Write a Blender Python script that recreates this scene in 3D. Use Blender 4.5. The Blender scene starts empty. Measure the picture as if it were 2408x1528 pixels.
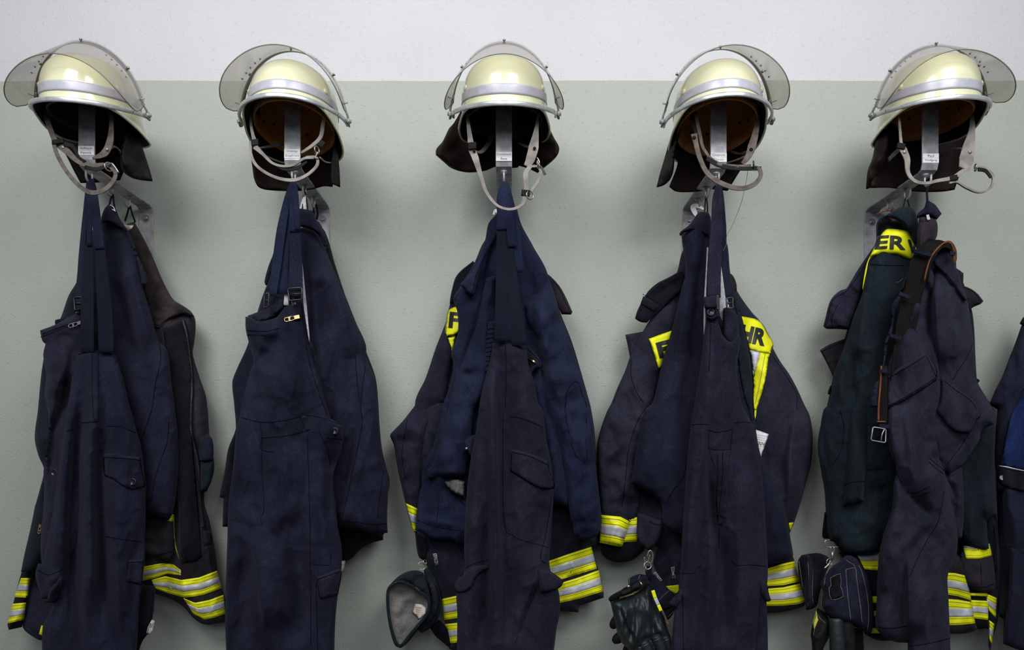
import bpy, bmesh, math, random
import numpy as np
from mathutils import Vector, Matrix
from mathutils.geometry import delaunay_2d_cdt

# ---------------------------------------------------------------- camera, light, exposure
SC = bpy.context.scene
COL = SC.collection
DCAM, ZCAM, FPX, CU, CV = 2.086, 1.15, 1700.0, 1200.0, 1066.0   # camera distance from wall, height, focal (px), principal point
cam = bpy.data.objects.new('camera', bpy.data.cameras.new('camera')); COL.objects.link(cam)
cam.location = (0, -DCAM, ZCAM); cam.rotation_euler = (math.pi/2, 0, 0)
cam.data.sensor_width = 36; cam.data.lens = FPX/2408*36
cam.data.shift_x = (1204-CU)/2408; cam.data.shift_y = (CV-764)/2408
cam.data.clip_start = .05
SC.camera = cam
SC.view_settings.view_transform = 'Standard'; SC.view_settings.look = 'None'
SC.view_settings.gamma = 1; SC.view_settings.use_curve_mapping = False
SC.view_settings.exposure = 0.12
W = bpy.data.worlds.new('world'); SC.world = W; W.use_nodes = True
W.node_tree.nodes['Background'].inputs[0].default_value = (.86, .93, 1, 1)
W.node_tree.nodes['Background'].inputs[1].default_value = .17

def area(name, loc, target, sx, sy, power, col=(1, 1, 1)):
    l = bpy.data.lights.new(name, 'AREA'); l.shape = 'RECTANGLE'; l.size = sx; l.size_y = sy; l.energy = power; l.color = col; l.spread = math.radians(128 if name == 'ceiling_lamp' else 180)
    o = bpy.data.objects.new(name, l); COL.objects.link(o); o.location = loc
    o.rotation_euler = (Vector(target)-Vector(loc)).to_track_quat('-Z', 'Y').to_euler()
    return o
area('ceiling_lamp', (-1.0, -2.3, 3.0), (-.6, 0, 1.95), 1.1, .9, 23, (1, .99, .99))
area('ceiling_lamp', (1.05, -2.3, 3.0), (.7, 0, 1.95), 1.1, .9, 23, (1, .99, .99))
area('daylight_window', (.1, -4.2, 2.6), (0, 0, 1.9), 3.4, 1.4, 50, (.95, .98, 1))

# ---------------------------------------------------------------- materials
MATS = {}
def newmat(name):
    m = bpy.data.materials.new(name); m.use_nodes = True; MATS[name] = m
    return m, m.node_tree, m.node_tree.nodes['Principled BSDF']
def nd(nt, t, **kw):
    n = nt.nodes.new(t)
    for k, v in kw.items():
        if hasattr(n, k) and not k[0].isupper(): setattr(n, k, v)
        else: n.inputs[k].default_value = v
    return n
def mix_noise(nt, c1, c2, scale, detail=3, coord='Object', lo=.35, hi=.65, stretch=None):
    tc = nd(nt, 'ShaderNodeTexCoord'); src = tc.outputs[coord]
    if stretch:
        mp = nd(nt, 'ShaderNodeMapping'); mp.inputs['Scale'].default_value = stretch
        nt.links.new(src, mp.inputs['Vector']); src = mp.outputs[0]
    n = nd(nt, 'ShaderNodeTexNoise'); n.inputs['Scale'].default_value = scale; n.inputs['Detail'].default_value = detail
    nt.links.new(src, n.inputs['Vector'])
    r = nd(nt, 'ShaderNodeValToRGB'); r.color_ramp.elements[0].position = lo; r.color_ramp.elements[1].position = hi
    r.color_ramp.elements[0].color = (*c1, 1); r.color_ramp.elements[1].color = (*c2, 1)
    nt.links.new(n.outputs['Fac'], r.inputs[0])
    return r.outputs[0], src
def cloth(name, c1, c2, bump=.55, rough=.95, sheen=.07, weave=430):
    m, nt, b = newmat(name)
    col, src = mix_noise(nt, tuple(x*.82 for x in c1), tuple(x*1.2 for x in c2), 9, 6, lo=.32, hi=.7, stretch=(1.5, 1.5, .7))
    # woven speckle: lighter and darker yarns
    n = nd(nt, 'ShaderNodeTexNoise'); n.inputs['Scale'].default_value = weave; n.inputs['Detail'].default_value = 2
    mp = nd(nt, 'ShaderNodeMapping'); mp.inputs['Scale'].default_value = (1, 1, .45)
    nt.links.new(src, mp.inputs['Vector']); nt.links.new(mp.outputs[0], n.inputs['Vector'])
    mx = nd(nt, 'ShaderNodeMixRGB', blend_type='OVERLAY'); mx.inputs[0].default_value = .85
    nt.links.new(col, mx.inputs[1]); nt.links.new(n.outputs['Fac'], mx.inputs[2])
    nt.links.new(mx.outputs[0], b.inputs['Base Color'])
    b.inputs['Roughness'].default_value = rough; b.inputs['Specular IOR Level'].default_value = .08
    b.inputs['Sheen Weight'].default_value = sheen; b.inputs['Sheen Roughness'].default_value = .5
    b.inputs['Sheen Tint'].default_value = (.35, .37, .5, 1)
    n2 = nd(nt, 'ShaderNodeTexNoise'); n2.inputs['Scale'].default_value = 60; n2.inputs['Detail'].default_value = 4
    nt.links.new(src, n2.inputs['Vector'])
    ad = nd(nt, 'ShaderNodeMath', operation='MULTIPLY_ADD'); ad.inputs[1].default_value = 1.1
    nt.links.new(n2.outputs['Fac'], ad.inputs[0]); nt.links.new(n.outputs['Fac'], ad.inputs[2])
    bp = nd(nt, 'ShaderNodeBump'); bp.inputs['Strength'].default_value = bump; bp.inputs['Distance'].default_value = .0018
    nt.links.new(ad.outputs[0], bp.inputs['Height']); nt.links.new(bp.outputs[0], b.inputs['Normal'])
    return m
def plain(name, c, rough=.5, metal=0, spec=.5, c2=None, scale=30, bump=0, bscale=200, coat=0):
    m, nt, b = newmat(name)
    if c2:
        col, src = mix_noise(nt, c, c2, scale, 4); nt.links.new(col, b.inputs['Base Color'])
    else: b.inputs['Base Color'].default_value = (*c, 1)
    b.inputs['Roughness'].default_value = rough; b.inputs['Metallic'].default_value = metal
    b.inputs['Specular IOR Level'].default_value = spec; b.inputs['Coat Weight'].default_value = coat
    b.inputs['Coat Roughness'].default_value = .08
    if bump:
        tc = nd(nt, 'ShaderNodeTexCoord'); n = nd(nt, 'ShaderNodeTexNoise'); n.inputs['Scale'].default_value = bscale; n.inputs['Detail'].default_value = 4
        nt.links.new(tc.outputs['Object'], n.inputs['Vector'])
        bp = nd(nt, 'ShaderNodeBump'); bp.inputs['Strength'].default_value = bump; bp.inputs['Distance'].default_value = .002
        nt.links.new(n.outputs['Fac'], bp.inputs['Height']); nt.links.new(bp.outputs[0], b.inputs['Normal'])
    return m
M = MATS
cloth('navy', (.0076, .0087, .0200), (.0132, .0138, .0275))
cloth('navy_purple', (.0100, .0102, .0205), (.0162, .0155, .0285))
cloth('navy_blue', (.0070, .0105, .0265), (.0118, .0155, .0355))
cloth('ink_green', (.0065, .011, .0155), (.010, .0165, .021))
cloth('faded_navy', (.0115, .0125, .0225), (.0195, .0200, .0325))
cloth('brown_cloth', (.016, .012, .012), (.034, .027, .028), bump=.5)
cloth('maroon_cloth', (.015, .012, .016), (.027, .022, .028), bump=.5)
cloth('black_cloth', (.0035, .0038, .006), (.007, .0075, .011))
cloth('velcro', (.0025, .003, .0045), (.009, .010, .014), bump=1.2, weave=500)
cloth('elastic', (.006, .0075, .014), (.008, .010, .018), weave=1400)
cloth('bright_blue', (.004, .010, .045), (.010, .020, .075), bump=.5)
cloth('grey_lining', (.085, .083, .08), (.15, .145, .14), bump=.9, weave=600)
cloth('pale_lining', (.33, .34, .37), (.45, .46, .48), weave=430)
plain('yellow_tape', (.80, .80, .006), .55, 0, .35, (.70, .72, .005), 40)
plain('silver_tape', (.50, .51, .56), .45, .1, .5, (.38, .39, .44), 50)
plain('stitch_dark', (.09, .09, .01), .9, 0, .05)
plain('stitch_pale', (.24, .22, .18), .9, 0, .1)
plain('stitch_navy', (.0062, .0062, .0105), 1, 0, 0)
plain('black_print', (.008, .008, .008), .6)
plain('steel', (.38, .375, .40), .42, .3, .5, (.22, .22, .24), 45, .12, 300)
plain('chrome', (.34, .325, .31), .3, .8)
plain('brass', (.75, .55, .25), .3, 1)
plain('aluminium', (.60, .62, .64), .3, .55, .5, (.46, .48, .50), 60)
plain('shell_paint', (.66, .66, .455), .23, 0, .5, (.61, .61, .41), 9, .05, 90, .6)
plain('reflective_band', (.46, .46, .52), .35, .1, .5, (.40, .40, .46), 60)
plain('orange_leather', (.42, .17, .04), .6, 0, .3, (.27, .10, .022), 25, .4)
plain('dark_leather', (.022, .009, .006), .6, 0, .3, (.018, .006, .004), 25, .4)
plain('curtain_leather', (.012, .0055, .0045), .7, 0, .15, (.006, .003, .0025), 18, .5, 120)
plain('black_leather', (.007, .007, .0075), .65, 0, .1, (.015, .0145, .015), 30, .5, 160)
plain('grey_leather', (.26, .235, .215), .75, 0, .25, (.15, .135, .125), 40, .5, 300)
plain('brown_grey_leather', (.12, .10, .085), .7, 0, .25, (.06, .05, .042), 60, .6, 300)
plain('belt_leather', (.005, .0042, .004), .7, 0, .06, (.009, .007, .0065), 30, .3, 200)
plain('tan_edge', (.17, .060, .020), .7, 0, .2, (.09, .033, .012), 40)
plain('glove_leather', (.010, .015, .018), .48, 0, .4, (.015, .021, .023), 20, .9, 60)
plain('black_plastic', (.010, .010, .012), .35)
plain('paper', (.70, .68, .70), .7)
plain('dirty_paper', (.55, .48, .42), .8, 0, .3, (.42, .36, .30), 60)
plain('white_plastic', (.75, .75, .75), .4)
plain('visor_strip', (.14, .14, .11), .4, .2)
plain('thread_green', (.05, .09, .09), .6)
plain('red_cord', (.30, .05, .05), .7)
def wall_mat():
    m, nt, b = newmat('painted_plaster'); L = nt.links.new
    tc = nd(nt, 'ShaderNodeTexCoord'); sp = nd(nt, 'ShaderNodeSeparateXYZ'); L(tc.outputs['Object'], sp.inputs[0])
    # hand-painted, slightly wavering edge between the two paints
    nw = nd(nt, 'ShaderNodeTexNoise'); nw.inputs['Scale'].default_value = 2.2; nw.inputs['Detail'].default_value = 5
    L(tc.outputs['Object'], nw.inputs['Vector'])
    off = nd(nt, 'ShaderNodeMath', operation='MULTIPLY_ADD'); off.inputs[1].default_value = .014; L(nw.outputs['Fac'], off.inputs[0]); L(sp.outputs['Z'], off.inputs[2])
    gt = nd(nt, 'ShaderNodeMath', operation='GREATER_THAN'); gt.inputs[1].default_value = ZCAM+(CV-190)*DCAM/FPX+.007; L(off.outputs[0], gt.inputs[0])
    def blend(c1, c2, s, det=6):
        n = nd(nt, 'ShaderNodeTexNoise'); n.inputs['Scale'].default_value = s; n.inputs['Detail'].default_value = det
        L(tc.outputs['Object'], n.inputs['Vector'])
        r = nd(nt, 'ShaderNodeValToRGB'); r.color_ramp.elements[0].position = .3; r.color_ramp.elements[1].position = .7
        r.color_ramp.elements[0].color = (*c1, 1); r.color_ramp.elements[1].color = (*c2, 1); L(n.outputs['Fac'], r.inputs[0]); return r
    g = blend((.318, .342, .306), (.342, .364, .328), 3); w = blend((.475, .473, .498), (.505, .503, .528), 3)
    mx = nd(nt, 'ShaderNodeMixRGB'); L(gt.outputs[0], mx.inputs[0]); L(g.outputs[0], mx.inputs[1]); L(w.outputs[0], mx.inputs[2])
    L(mx.outputs[0], b.inputs['Base Color']); b.inputs['Roughness'].default_value = .62; b.inputs['Specular IOR Level'].default_value = .3
    n1 = nd(nt, 'ShaderNodeTexNoise'); n1.inputs['Scale'].default_value = 210; n1.inputs['Detail'].default_value = 5; n1.inputs['Distortion'].default_value = .2
    n2 = nd(nt, 'ShaderNodeTexNoise'); n2.inputs['Scale'].default_value = 80; n2.inputs['Detail'].default_value = 3; n2.inputs['Distortion'].default_value = .5
    L(tc.outputs['Object'], n1.inputs['Vector']); L(tc.outputs['Object'], n2.inputs['Vector'])
    # trowel nicks: thresholded ridges
    r2 = nd(nt, 'ShaderNodeValToRGB'); r2.color_ramp.elements[0].position = .60; r2.color_ramp.elements[1].position = .72; L(n2.outputs['Fac'], r2.inputs[0])
    mul = nd(nt, 'ShaderNodeMath', operation='MULTIPLY'); L(r2.outputs[0], mul.inputs[0]); L(n1.outputs['Fac'], mul.inputs[1])
    ad = nd(nt, 'ShaderNodeMath', operation='MULTIPLY_ADD'); ad.inputs[1].default_value = .9; L(mul.outputs[0], ad.inputs[0]); L(n1.outputs['Fac'], ad.inputs[2])
    bp = nd(nt, 'ShaderNodeBump'); bp.inputs['Strength'].default_value = .7; bp.inputs['Distance'].default_value = .002
    L(ad.outputs[0], bp.inputs['Height']); L(bp.outputs[0], b.inputs['Normal'])
wall_mat()
plain('concrete', (.07, .07, .068), .8, 0, .3, (.11, .11, .105), 4, .3, 60)
def visor_mat():
    m = bpy.data.materials.new('visor_plastic'); m.use_nodes = True; MATS['visor_plastic'] = m
    nt = m.node_tree; nt.nodes.clear(); L = nt.links.new
    out = nd(nt, 'ShaderNodeOutputMaterial'); tr = nd(nt, 'ShaderNodeBsdfTransparent'); gl = nd(nt, 'ShaderNodeBsdfGlossy'); df = nd(nt, 'ShaderNodeBsdfDiffuse')
    tr.inputs[0].default_value = (.93, .915, .885, 1); gl.inputs['Roughness'].default_value = .12
    df.inputs[0].default_value = (.55, .52, .47, 1)
    tc = nd(nt, 'ShaderNodeTexCoord'); n = nd(nt, 'ShaderNodeTexNoise'); n.inputs['Scale'].default_value = 25; n.inputs['Detail'].default_value = 6
    L(tc.outputs['Object'], n.inputs['Vector'])
    mr = nd(nt, 'ShaderNodeMapRange'); mr.inputs['From Min'].default_value = .3; mr.inputs['From Max'].default_value = .8
    mr.inputs['To Min'].default_value = .02; mr.inputs['To Max'].default_value = .07; L(n.outputs['Fac'], mr.inputs['Value'])
    m1 = nd(nt, 'ShaderNodeMixShader'); L(mr.outputs[0], m1.inputs[0]); L(tr.outputs[0], m1.inputs[1]); L(df.outputs[0], m1.inputs[2])
    fr = nd(nt, 'ShaderNodeFresnel'); fr.inputs['IOR'].default_value = 1.4
    m2 = nd(nt, 'ShaderNodeMixShader'); fm = nd(nt, 'ShaderNodeMath', operation='MULTIPLY'); fm.inputs[1].default_value = .45; fm.use_clamp = True; L(fr.outputs[0], fm.inputs[0]); L(fm.outputs[0], m2.inputs[0]); L(m1.outputs[0], m2.inputs[1]); L(gl.outputs[0], m2.inputs[2])
    L(m2.outputs[0], out.inputs[0])
visor_mat()

# ---------------------------------------------------------------- pixel <-> world and crops
CR = {'A1': (0, 380, 2.634), 'A2': (0, 940, 2.598), 'B1': (500, 380, 2.635), 'B2': (500, 940, 2.598),
      'C1': (900, 380, 2.635), 'C2': (900, 940, 2.598), 'D1': (1380, 380, 2.634), 'D2': (1380, 940, 2.598),
      'E1': (1880, 440, 2.939), 'E2': (1860, 940, 2.598), 'E3': (1860, 1240, 5.307), 'D3': (1390, 1240, 5.304),
      'H1': (0, 70, 2.546), 'H2': (480, 70, 2.548), 'H3': (960, 70, 2.548), 'H4': (1440, 70, 2.546), 'H5': (1900, 70, 2.547)}
def T(*a):
    """T('A1', pts, 'A2', pts, ...) -> points in the photo's own pixels"""
    out = []
    for k, pts in zip(a[::2], a[1::2]):
        ox, oy, s = CR[k]
        out += [(ox+p[0]/s, oy+p[1]/s) for p in pts]
    return out
def T1(k, x, y): return T(k, [(x, y)])[0]
def PT(u, v, d):
    """point at distance d in front of the wall that lies on the photo's pixel (u, v)"""
    z = (DCAM-d)/FPX
    return Vector(((u-CU)*z, -d, ZCAM+(CV-v)*z))
def PTa(u, v, d):
    z = (DCAM-d)/FPX
    return np.stack([(u-CU)*z, -d, ZCAM+(CV-v)*z], 1)

# ---------------------------------------------------------------- object helpers
def thing(name, label, cat, loc=(0, 0, 0), group=None):
    o = bpy.data.objects.new(name, None); COL.objects.link(o); o.location = loc; o.empty_display_size = .05
    o['label'] = label; o['category'] = cat
    if group: o['group'] = group
    return o
def mk(name, verts, faces, mats, parent=None, smooth=True, fmat=None, label=None):
    me = bpy.data.meshes.new(name)
    root = parent
    while root is not None and root.parent is not None: root = root.parent
    off = np.array(root.location[:]) if root is not None else np.zeros(3)
    V = np.asarray([tuple(v) for v in verts] if not isinstance(verts, np.ndarray) else verts, dtype=float)-off
    me.from_pydata(V.tolist(), [], [tuple(int(i) for i in f) for f in faces])
    if not isinstance(mats, (list, tuple)): mats = [mats]
    for m in mats: me.materials.append(M[m])
    if fmat is not None: me.polygons.foreach_set('material_index', fmat)
    if smooth: me.polygons.foreach_set('use_smooth', [True]*len(me.polygons))
    me.validate(); me.update()
    o = bpy.data.objects.new(name, me); COL.objects.link(o)
    if parent is not None: o.parent = parent
    if label: o['label'] = label
    return o
class Buf:
    """collects several shapes into one mesh"""
    def __init__(s): s.v = []; s.f = []; s.m = []
    def add(s, v, f, m=0):
        b = len(s.v); s.v += [tuple(p) for p in v]; s.f += [tuple(i+b for i in q) for q in f]; s.m += [m]*len(f)
    def build(s, name, mats, parent=None, smooth=True, label=None): return mk(name, s.v, s.f, mats, parent, smooth, s.m, label)
def catmull(pts, n=8, closed=False):
    P = [Vector(p) for p in pts]; out = []; N = len(P)
    rng = range(N if closed else N-1)
    for i in rng:
        p0 = P[(i-1) % N] if closed or i > 0 else P[0]*2-P[1]; p1 = P[i]; p2 = P[(i+1) % N]
        p3 = P[(i+2) % N] if closed or i+2 < N else P[-1]*2-P[-2]
        for k in range(n):
            t = k/n
            out.append(.5*((2*p1)+(p2-p0)*t+(2*p0-5*p1+4*p2-p3)*t*t+(3*p1-p0-3*p2+p3)*t**3))
    if not closed: out.append(P[-1].copy())
    return out
def sweep(path, prof, closed=False, up=None, scale=None, cap=True):
    """sweep a closed 2-D profile along a path (first axis = sideways, second = along up)"""
    N = len(path); v = []; f = []; k = len(prof); pn = None
    for i, p in enumerate(path):
        a = path[(i-1) % N] if closed or i > 0 else path[i]; b = path[(i+1) % N] if closed or i < N-1 else path[i]
        t = (b-a).normalized()
        if up is not None:
            n = (up[i] if isinstance(up, list) else Vector(up)); n = (n-t*n.dot(t))
            if n.length < 1e-6: n = t.orthogonal()
            n.normalize()
        else:
            if pn is None: n = t.orthogonal().normalized()
            else: n = (pn-t*pn.dot(t)).normalized()
        pn = n; w = t.cross(n); s = 1 if scale is None else scale[i]
        sx, sy = s if isinstance(s, tuple) else (s, s)
        for (x, y) in prof: v.append(p+w*x*sx+n*y*sy)
    M_ = N if closed else N-1
    for i in range(M_):
        for j in range(k):
            a = i*k+j; b = i*k+(j+1) % k; c = ((i+1) % N)*k+(j+1) % k; d = ((i+1) % N)*k+j
            f.append((a, b, c, d))
    if cap and not closed: f.append(tuple(range(k-1, -1, -1))); f.append(tuple((N-1)*k+j for j in range(k)))
    return v, f
def circ(r, n=8): return [(r*math.cos(2*math.pi*i/n), r*math.sin(2*math.pi*i/n)) for i in range(n)]
def rrect(w, h, r=None, n=3):
    r = min(w, h)/2*.95 if r is None else r; out = []
    for cx, cy, a0 in ((w/2-r, h/2-r, 0), (-w/2+r, h/2-r, 90), (-w/2+r, -h/2+r, 180), (w/2-r, -h/2+r, 270)):
        for i in range(n+1):
            a = math.radians(a0+90*i/n); out.append((cx+r*math.cos(a), cy+r*math.sin(a)))
    return out
def tube(pts, r, n=8, smooth=6, closed=False): return sweep(catmull(pts, smooth, closed) if smooth else [Vector(p) for p in pts], circ(r, n), closed)
def ribbon(pts, widths, thick=.0025, facing=(0, -1, 0), smooth=6):
    """flat strap; widths in metres per control point; facing = vector (or one per point) its flat side looks to"""
    path = catmull(pts, smooth); N = len(path); K = len(pts)-1
    if not isinstance(widths, (list, tuple)): widths = [widths]*len(pts)
    sc = []; ups = []
    for i in range(N):
        x = i/max(1, N-1)*K; a = min(int(x), K-1); t = x-a
        w = widths[a]*(1-t)+widths[a+1]*t; sc.append((w, 1))
        if isinstance(facing, list): ups.append(Vector(facing[a])*(1-t)+Vector(facing[a+1])*t)
        else: ups.append(Vector(facing))
    t = thick/2; pr = [(.5, 0), (.495, .6*t), (.475, t), (.44, t), (-.44, t), (-.475, t), (-.495, .6*t), (-.5, 0), (-.495, -.6*t), (-.475, -t), (-.44, -t), (.44, -t), (.475, -t), (.495, -.6*t)]
    return sweep(path, pr, up=ups, scale=sc)
def rib_px(pts, wpx, thick=.0025, facing=(0, -1, 0), smooth=6):
    """ribbon given as (u, v, d) with width in pixels"""
    P = [PT(*p) for p in pts]
    if not isinstance(wpx, (list, tuple)): wpx = [wpx]*len(pts)
    return ribbon(P, [w*(DCAM-p[2])/FPX for w, p in zip(wpx, pts)], thick, facing, smooth)
def lathe(c, axis, prof, n=16):
    """prof = [(radius, height)...] about axis through c"""
    ax = Vector(axis).normalized(); x = ax.orthogonal().normalized(); y = ax.cross(x); c = Vector(c); v = []; f = []
    for (r, h) in prof:
        for i in range(n):
            a = 2*math.pi*i/n; v.append(c+ax*h+(x*math.cos(a)+y*math.sin(a))*max(r, 1e-5))
    for j in range(len(prof)-1):
        for i in range(n): f.append((j*n+i, j*n+(i+1) % n, (j+1)*n+(i+1) % n, (j+1)*n+i))
    f.append(tuple(range(n-1, -1, -1))); f.append(tuple((len(prof)-1)*n+i for i in range(n)))
    return v, f
def box(c, sx, sy, sz, R=None):
    v = [Vector((x*sx/2, y*sy/2, z*sz/2)) for x in (-1, 1) for y in (-1, 1) for z in (-1, 1)]
    if R is not None: v = [R @ p for p in v]
    return [Vector(c)+p for p in v], [(0, 1, 3, 2), (4, 6, 7, 5), (0, 4, 5, 1), (2, 3, 7, 6), (0, 2, 6, 4), (1, 5, 7, 3)]

# ---------------------------------------------------------------- cloth panels
def vnoise(u, v, seed):
    r = np.random.RandomState(seed).rand(64, 64)*2-1
    iu = np.floor(u).astype(int); iv = np.floor(v).astype(int); fu = u-iu; fv = v-iv
    fu = fu*fu*(3-2*fu); fv = fv*fv*(3-2*fv)
    g = lambda a, b: r[a % 64, b % 64]
    return (g(iu, iv)*(1-fu)+g(iu+1, iv)*fu)*(1-fv)+(g(iu, iv+1)*(1-fu)+g(iu+1, iv+1)*fu)*fv
def segdist(u, v, pts, closed=False, arc=False, cut=1e8):
    """distance of each point to a polyline (points further than cut keep a huge value)"""
    P = np.array(pts, float); Q = np.roll(P, -1, 0) if closed else P[1:]; P0 = P if closed else P[:-1]
    o = np.argsort(v, kind='stable'); us = u[o]; vs = v[o]; n = len(u)
    best = np.full(n, 1e9); side = np.zeros(n); along = np.zeros(n); acc = 0.0
    for (a, b) in zip(P0, Q):
        dx, dy = b-a; L2 = dx*dx+dy*dy+1e-9; i0, i1 = np.searchsorted(vs, (min(a[1], b[1])-cut, max(a[1], b[1])+cut))
        if i1 > i0:
            px = us[i0:i1]-a[0]; py = vs[i0:i1]-a[1]
            t = np.clip((px*dx+py*dy)/L2, 0, 1); qx = px-t*dx; qy = py-t*dy
            d = np.hypot(qx, qy); m = d < best[i0:i1]; best[i0:i1][m] = d[m]; side[i0:i1][m] = -(dx*qy-dy*qx)[m]
            if arc: along[i0:i1][m] = (acc+t*math.sqrt(L2))[m]
        acc += math.sqrt(L2)
    r = np.empty(n); r[o] = best; sd = np.empty(n); sd[o] = side
    if arc:
        q = np.empty(n); q[o] = along/acc; w = np.clip(np.minimum(q, 1-q)/.28, 0, 1); return r, sd, w*w*(3-2*w)*.93+.07
    return r, sd
def inside(u, v, pts):
    P = np.array(pts, float); r = np.zeros(len(u), bool); Q = np.roll(P, -1, 0)
    for a, b in zip(P, Q):
        if a[1] == b[1]: continue
        c = ((a[1] > v) != (b[1] > v)) & (u < (b[0]-a[0])*(v-a[1])/(b[1]-a[1])+a[0]); r ^= c
    return r
def smooth_outline(pts, step, corner=48):
    """closed outline: gentle bends become curves, sharp corners stay"""
    P = [Vector((p[0], p[1])) for p in pts]; N = len(P); tan = []
    for i in range(N):
        a = P[i]-P[i-1]; b = P[(i+1) % N]-P[i]
        ang = math.degrees(a.angle(b)) if a.length > 1e-6 and b.length > 1e-6 else 180
        tan.append((P[(i+1) % N]-P[i-1]).normalized() if ang < corner else None)
    out = []
    for i in range(N):
        p1 = P[i]; p2 = P[(i+1) % N]; L = (p2-p1).length; n = max(1, round(L/step)); ch = (p2-p1)
        t1 = tan[i]*L if tan[i] is not None else ch; t2 = tan[(i+1) % N]*L if tan[(i+1) % N] is not None else ch
        for k in range(n):
            t = k/n; out.append((2*t**3-3*t*t+1)*p1+(t**3-2*t*t+t)*t1+(-2*t**3+3*t*t)*p2+(t**3-t*t)*t2)
    return [(p.x, p.y) for p in out]
FOLD = 2.9
def fo_crease(s): return s.noise[0] > .0045
class Panel:
    """a piece of hanging cloth: outline seen from the front, its distance from the wall, how far it bellies out, its folds"""
    def __init__(s, name, outline, base, mat, parent, T=.03, R=30, Tb=None, folds=(), noise=(.006, 45, 260), fine=.0018, step=5, seed=None, seams=(), label=None, corner=48, seam_mat='stitch_navy'):
        s.out = smooth_outline(outline, step, corner); s.base = base; s.T = T; s.R = R; s.Tb = T*.6 if Tb is None else Tb
        s.folds = folds; s.noise = noise; s.fine = fine; s.seed = abs(hash(name)) % 1000 if seed is None else seed
        if seed is None: s.seed = (sum(ord(c) for c in name)*7+int(outline[0][0]*3+outline[0][1])) % 997
        U = np.array([p[0] for p in s.out]); V = np.array([p[1] for p in s.out])
        gu, gv = np.meshgrid(np.arange(U.min(), U.max(), step), np.arange(V.min(), V.max(), step*.9))
        gu = gu+((np.arange(gu.shape[0]) % 2)*step*.5)[:, None]
        gu = gu.ravel(); gv = gv.ravel()
        ok = inside(gu, gv, s.out); gu = gu[ok]; gv = gv[ok]
        if len(gu):
            d, _ = segdist(gu, gv, s.out, True, cut=step); ok = d > step*.55; gu = gu[ok]; gv = gv[ok]
        nb = len(s.out); u = np.concatenate([U, gu]); v = np.concatenate([V, gv])
        res = delaunay_2d_cdt([Vector((a, b)) for a, b in zip(u, v)], [(i, (i+1) % nb) for i in range(nb)], [], 1, 1e-4)
        pts = np.array([(p.x, p.y) for p in res[0]]); tris = [t for t in res[2]]
        u, v = pts[:, 0], pts[:, 1]
        edge, _ = segdist(u, v, s.out, True, cut=s.R+1)
        front = s.surf(u, v, edge); bd = edge < .05; front[bd] = s.b(u, v)[bd]
        back = s.b(u, v)-s.Tb*s.prof(edge)-.0008
        n = len(u); cen = np.where(bd)[0]
        idx = np.arange(n)+n; idx[bd] = np.arange(n)[bd]
        Vt = np.concatenate([PTa(u, v, front), PTa(u, v, back)])
        fs = []
        for t in tris:
            a, b, c = t; ar = (u[b]-u[a])*(v[c]-v[a])-(u[c]-u[a])*(v[b]-v[a])
            if ar > 0: a, b, c = a, c, b
            fs.append((a, b, c)); k = (int(idx[c]), int(idx[b]), int(idx[a]))
            if len({a, b, c} & set(k)) < 3: fs.append(k)
        B = Buf(); B.v = [tuple(p) for p in Vt]; B.f = fs; B.m = [0]*len(fs)
        for sm in seams: s.seam(B, sm, .00075 if seam_mat == 'stitch_navy' else .0004)
        s.obj = B.build(name, [mat, seam_mat] if seams else mat, parent, True, label); s.mat = mat
    def b(s, u, v): return s.base(u, v) if callable(s.base) else np.full(len(u), float(s.base))
    def prof(s, e):
        x = np.clip(e/s.R, 0, 1); return np.sqrt(1-(1-x)**2)
    def surf(s, u, v, edge=None):
        u = np.atleast_1d(np.asarray(u, float)); v = np.atleast_1d(np.asarray(v, float))
        if edge is None:
            edge, _ = segdist(u, v, s.out, True, cut=s.R+1); edge = np.where(inside(u, v, s.out), edge, 0)
        pr = s.prof(edge); d = s.T*pr; x = np.zeros(len(u))
        for fo in s.folds:
            k = fo[0]
            if k != 'd': q_ = np.array(fo[1]); sc_ = float(np.clip(np.hypot(*np.diff(q_, axis=0).T).sum()/170, .32, 1))
            if k == 'g': dd, _, tp = segdist(u, v, fo[1], arc=True, cut=fo[3]*3); x += sc_*tp*FOLD*fo[2]*np.exp(-(dd/fo[3])**2)
            elif k == 's':
                dd, sd, tp = segdist(u, v, fo[1], arc=True, cut=max(fo[3]*5.5, fo[4]*3)); fs_ = fo[4]
                x += sc_*tp*.85*FOLD*fo[2]*np.where(sd > 0, np.exp(-dd/fo[3]), np.exp(-(dd/fs_)**2))
            elif k == 'd':
                (ua, va), n, amp = fo[1:4]; th = np.arctan2(u-ua, np.maximum(v-va, 5)); r = np.hypot(u-ua, v-va)
                x += 1.6*amp*np.clip(r/260, 0, 1)*vnoise(th*n+40+r*.0006, r*.0015+7, s.seed+5)
        a, su, sv = s.noise
        wu = vnoise(u/160, v/160, s.seed+11)*22
        x += 2.3*a*vnoise((u+wu)/su, v/sv, s.seed)+a*.9*vnoise((u+wu)/su*2.1+9, v/sv*2.3, s.seed+1)
        x *= 1.0; x += s.fine*.9*vnoise(u/24+v/60, v/34-u/80, s.seed+2)
        if fo_crease(s): 
            n = vnoise((u*.9+v*.25+wu)/30, (v-u*.35+wu*1.5)/62, s.seed+3); n2 = vnoise((u-v*.4)/40, (v+u*.5)/52, s.seed+4)
            x += .0042*(np.clip(1-np.abs(n)*2.6, 0, 1)**2-.3)+.0032*(np.clip(1-np.abs(n2)*2.8, 0, 1)**2-.3)
        return s.b(u, v)+d+x*np.clip(pr*1.15, 0, 1)
    def pt(s, u, v, off=0): return PT(u, v, float(s.surf(u, v)[0])+off)
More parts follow.
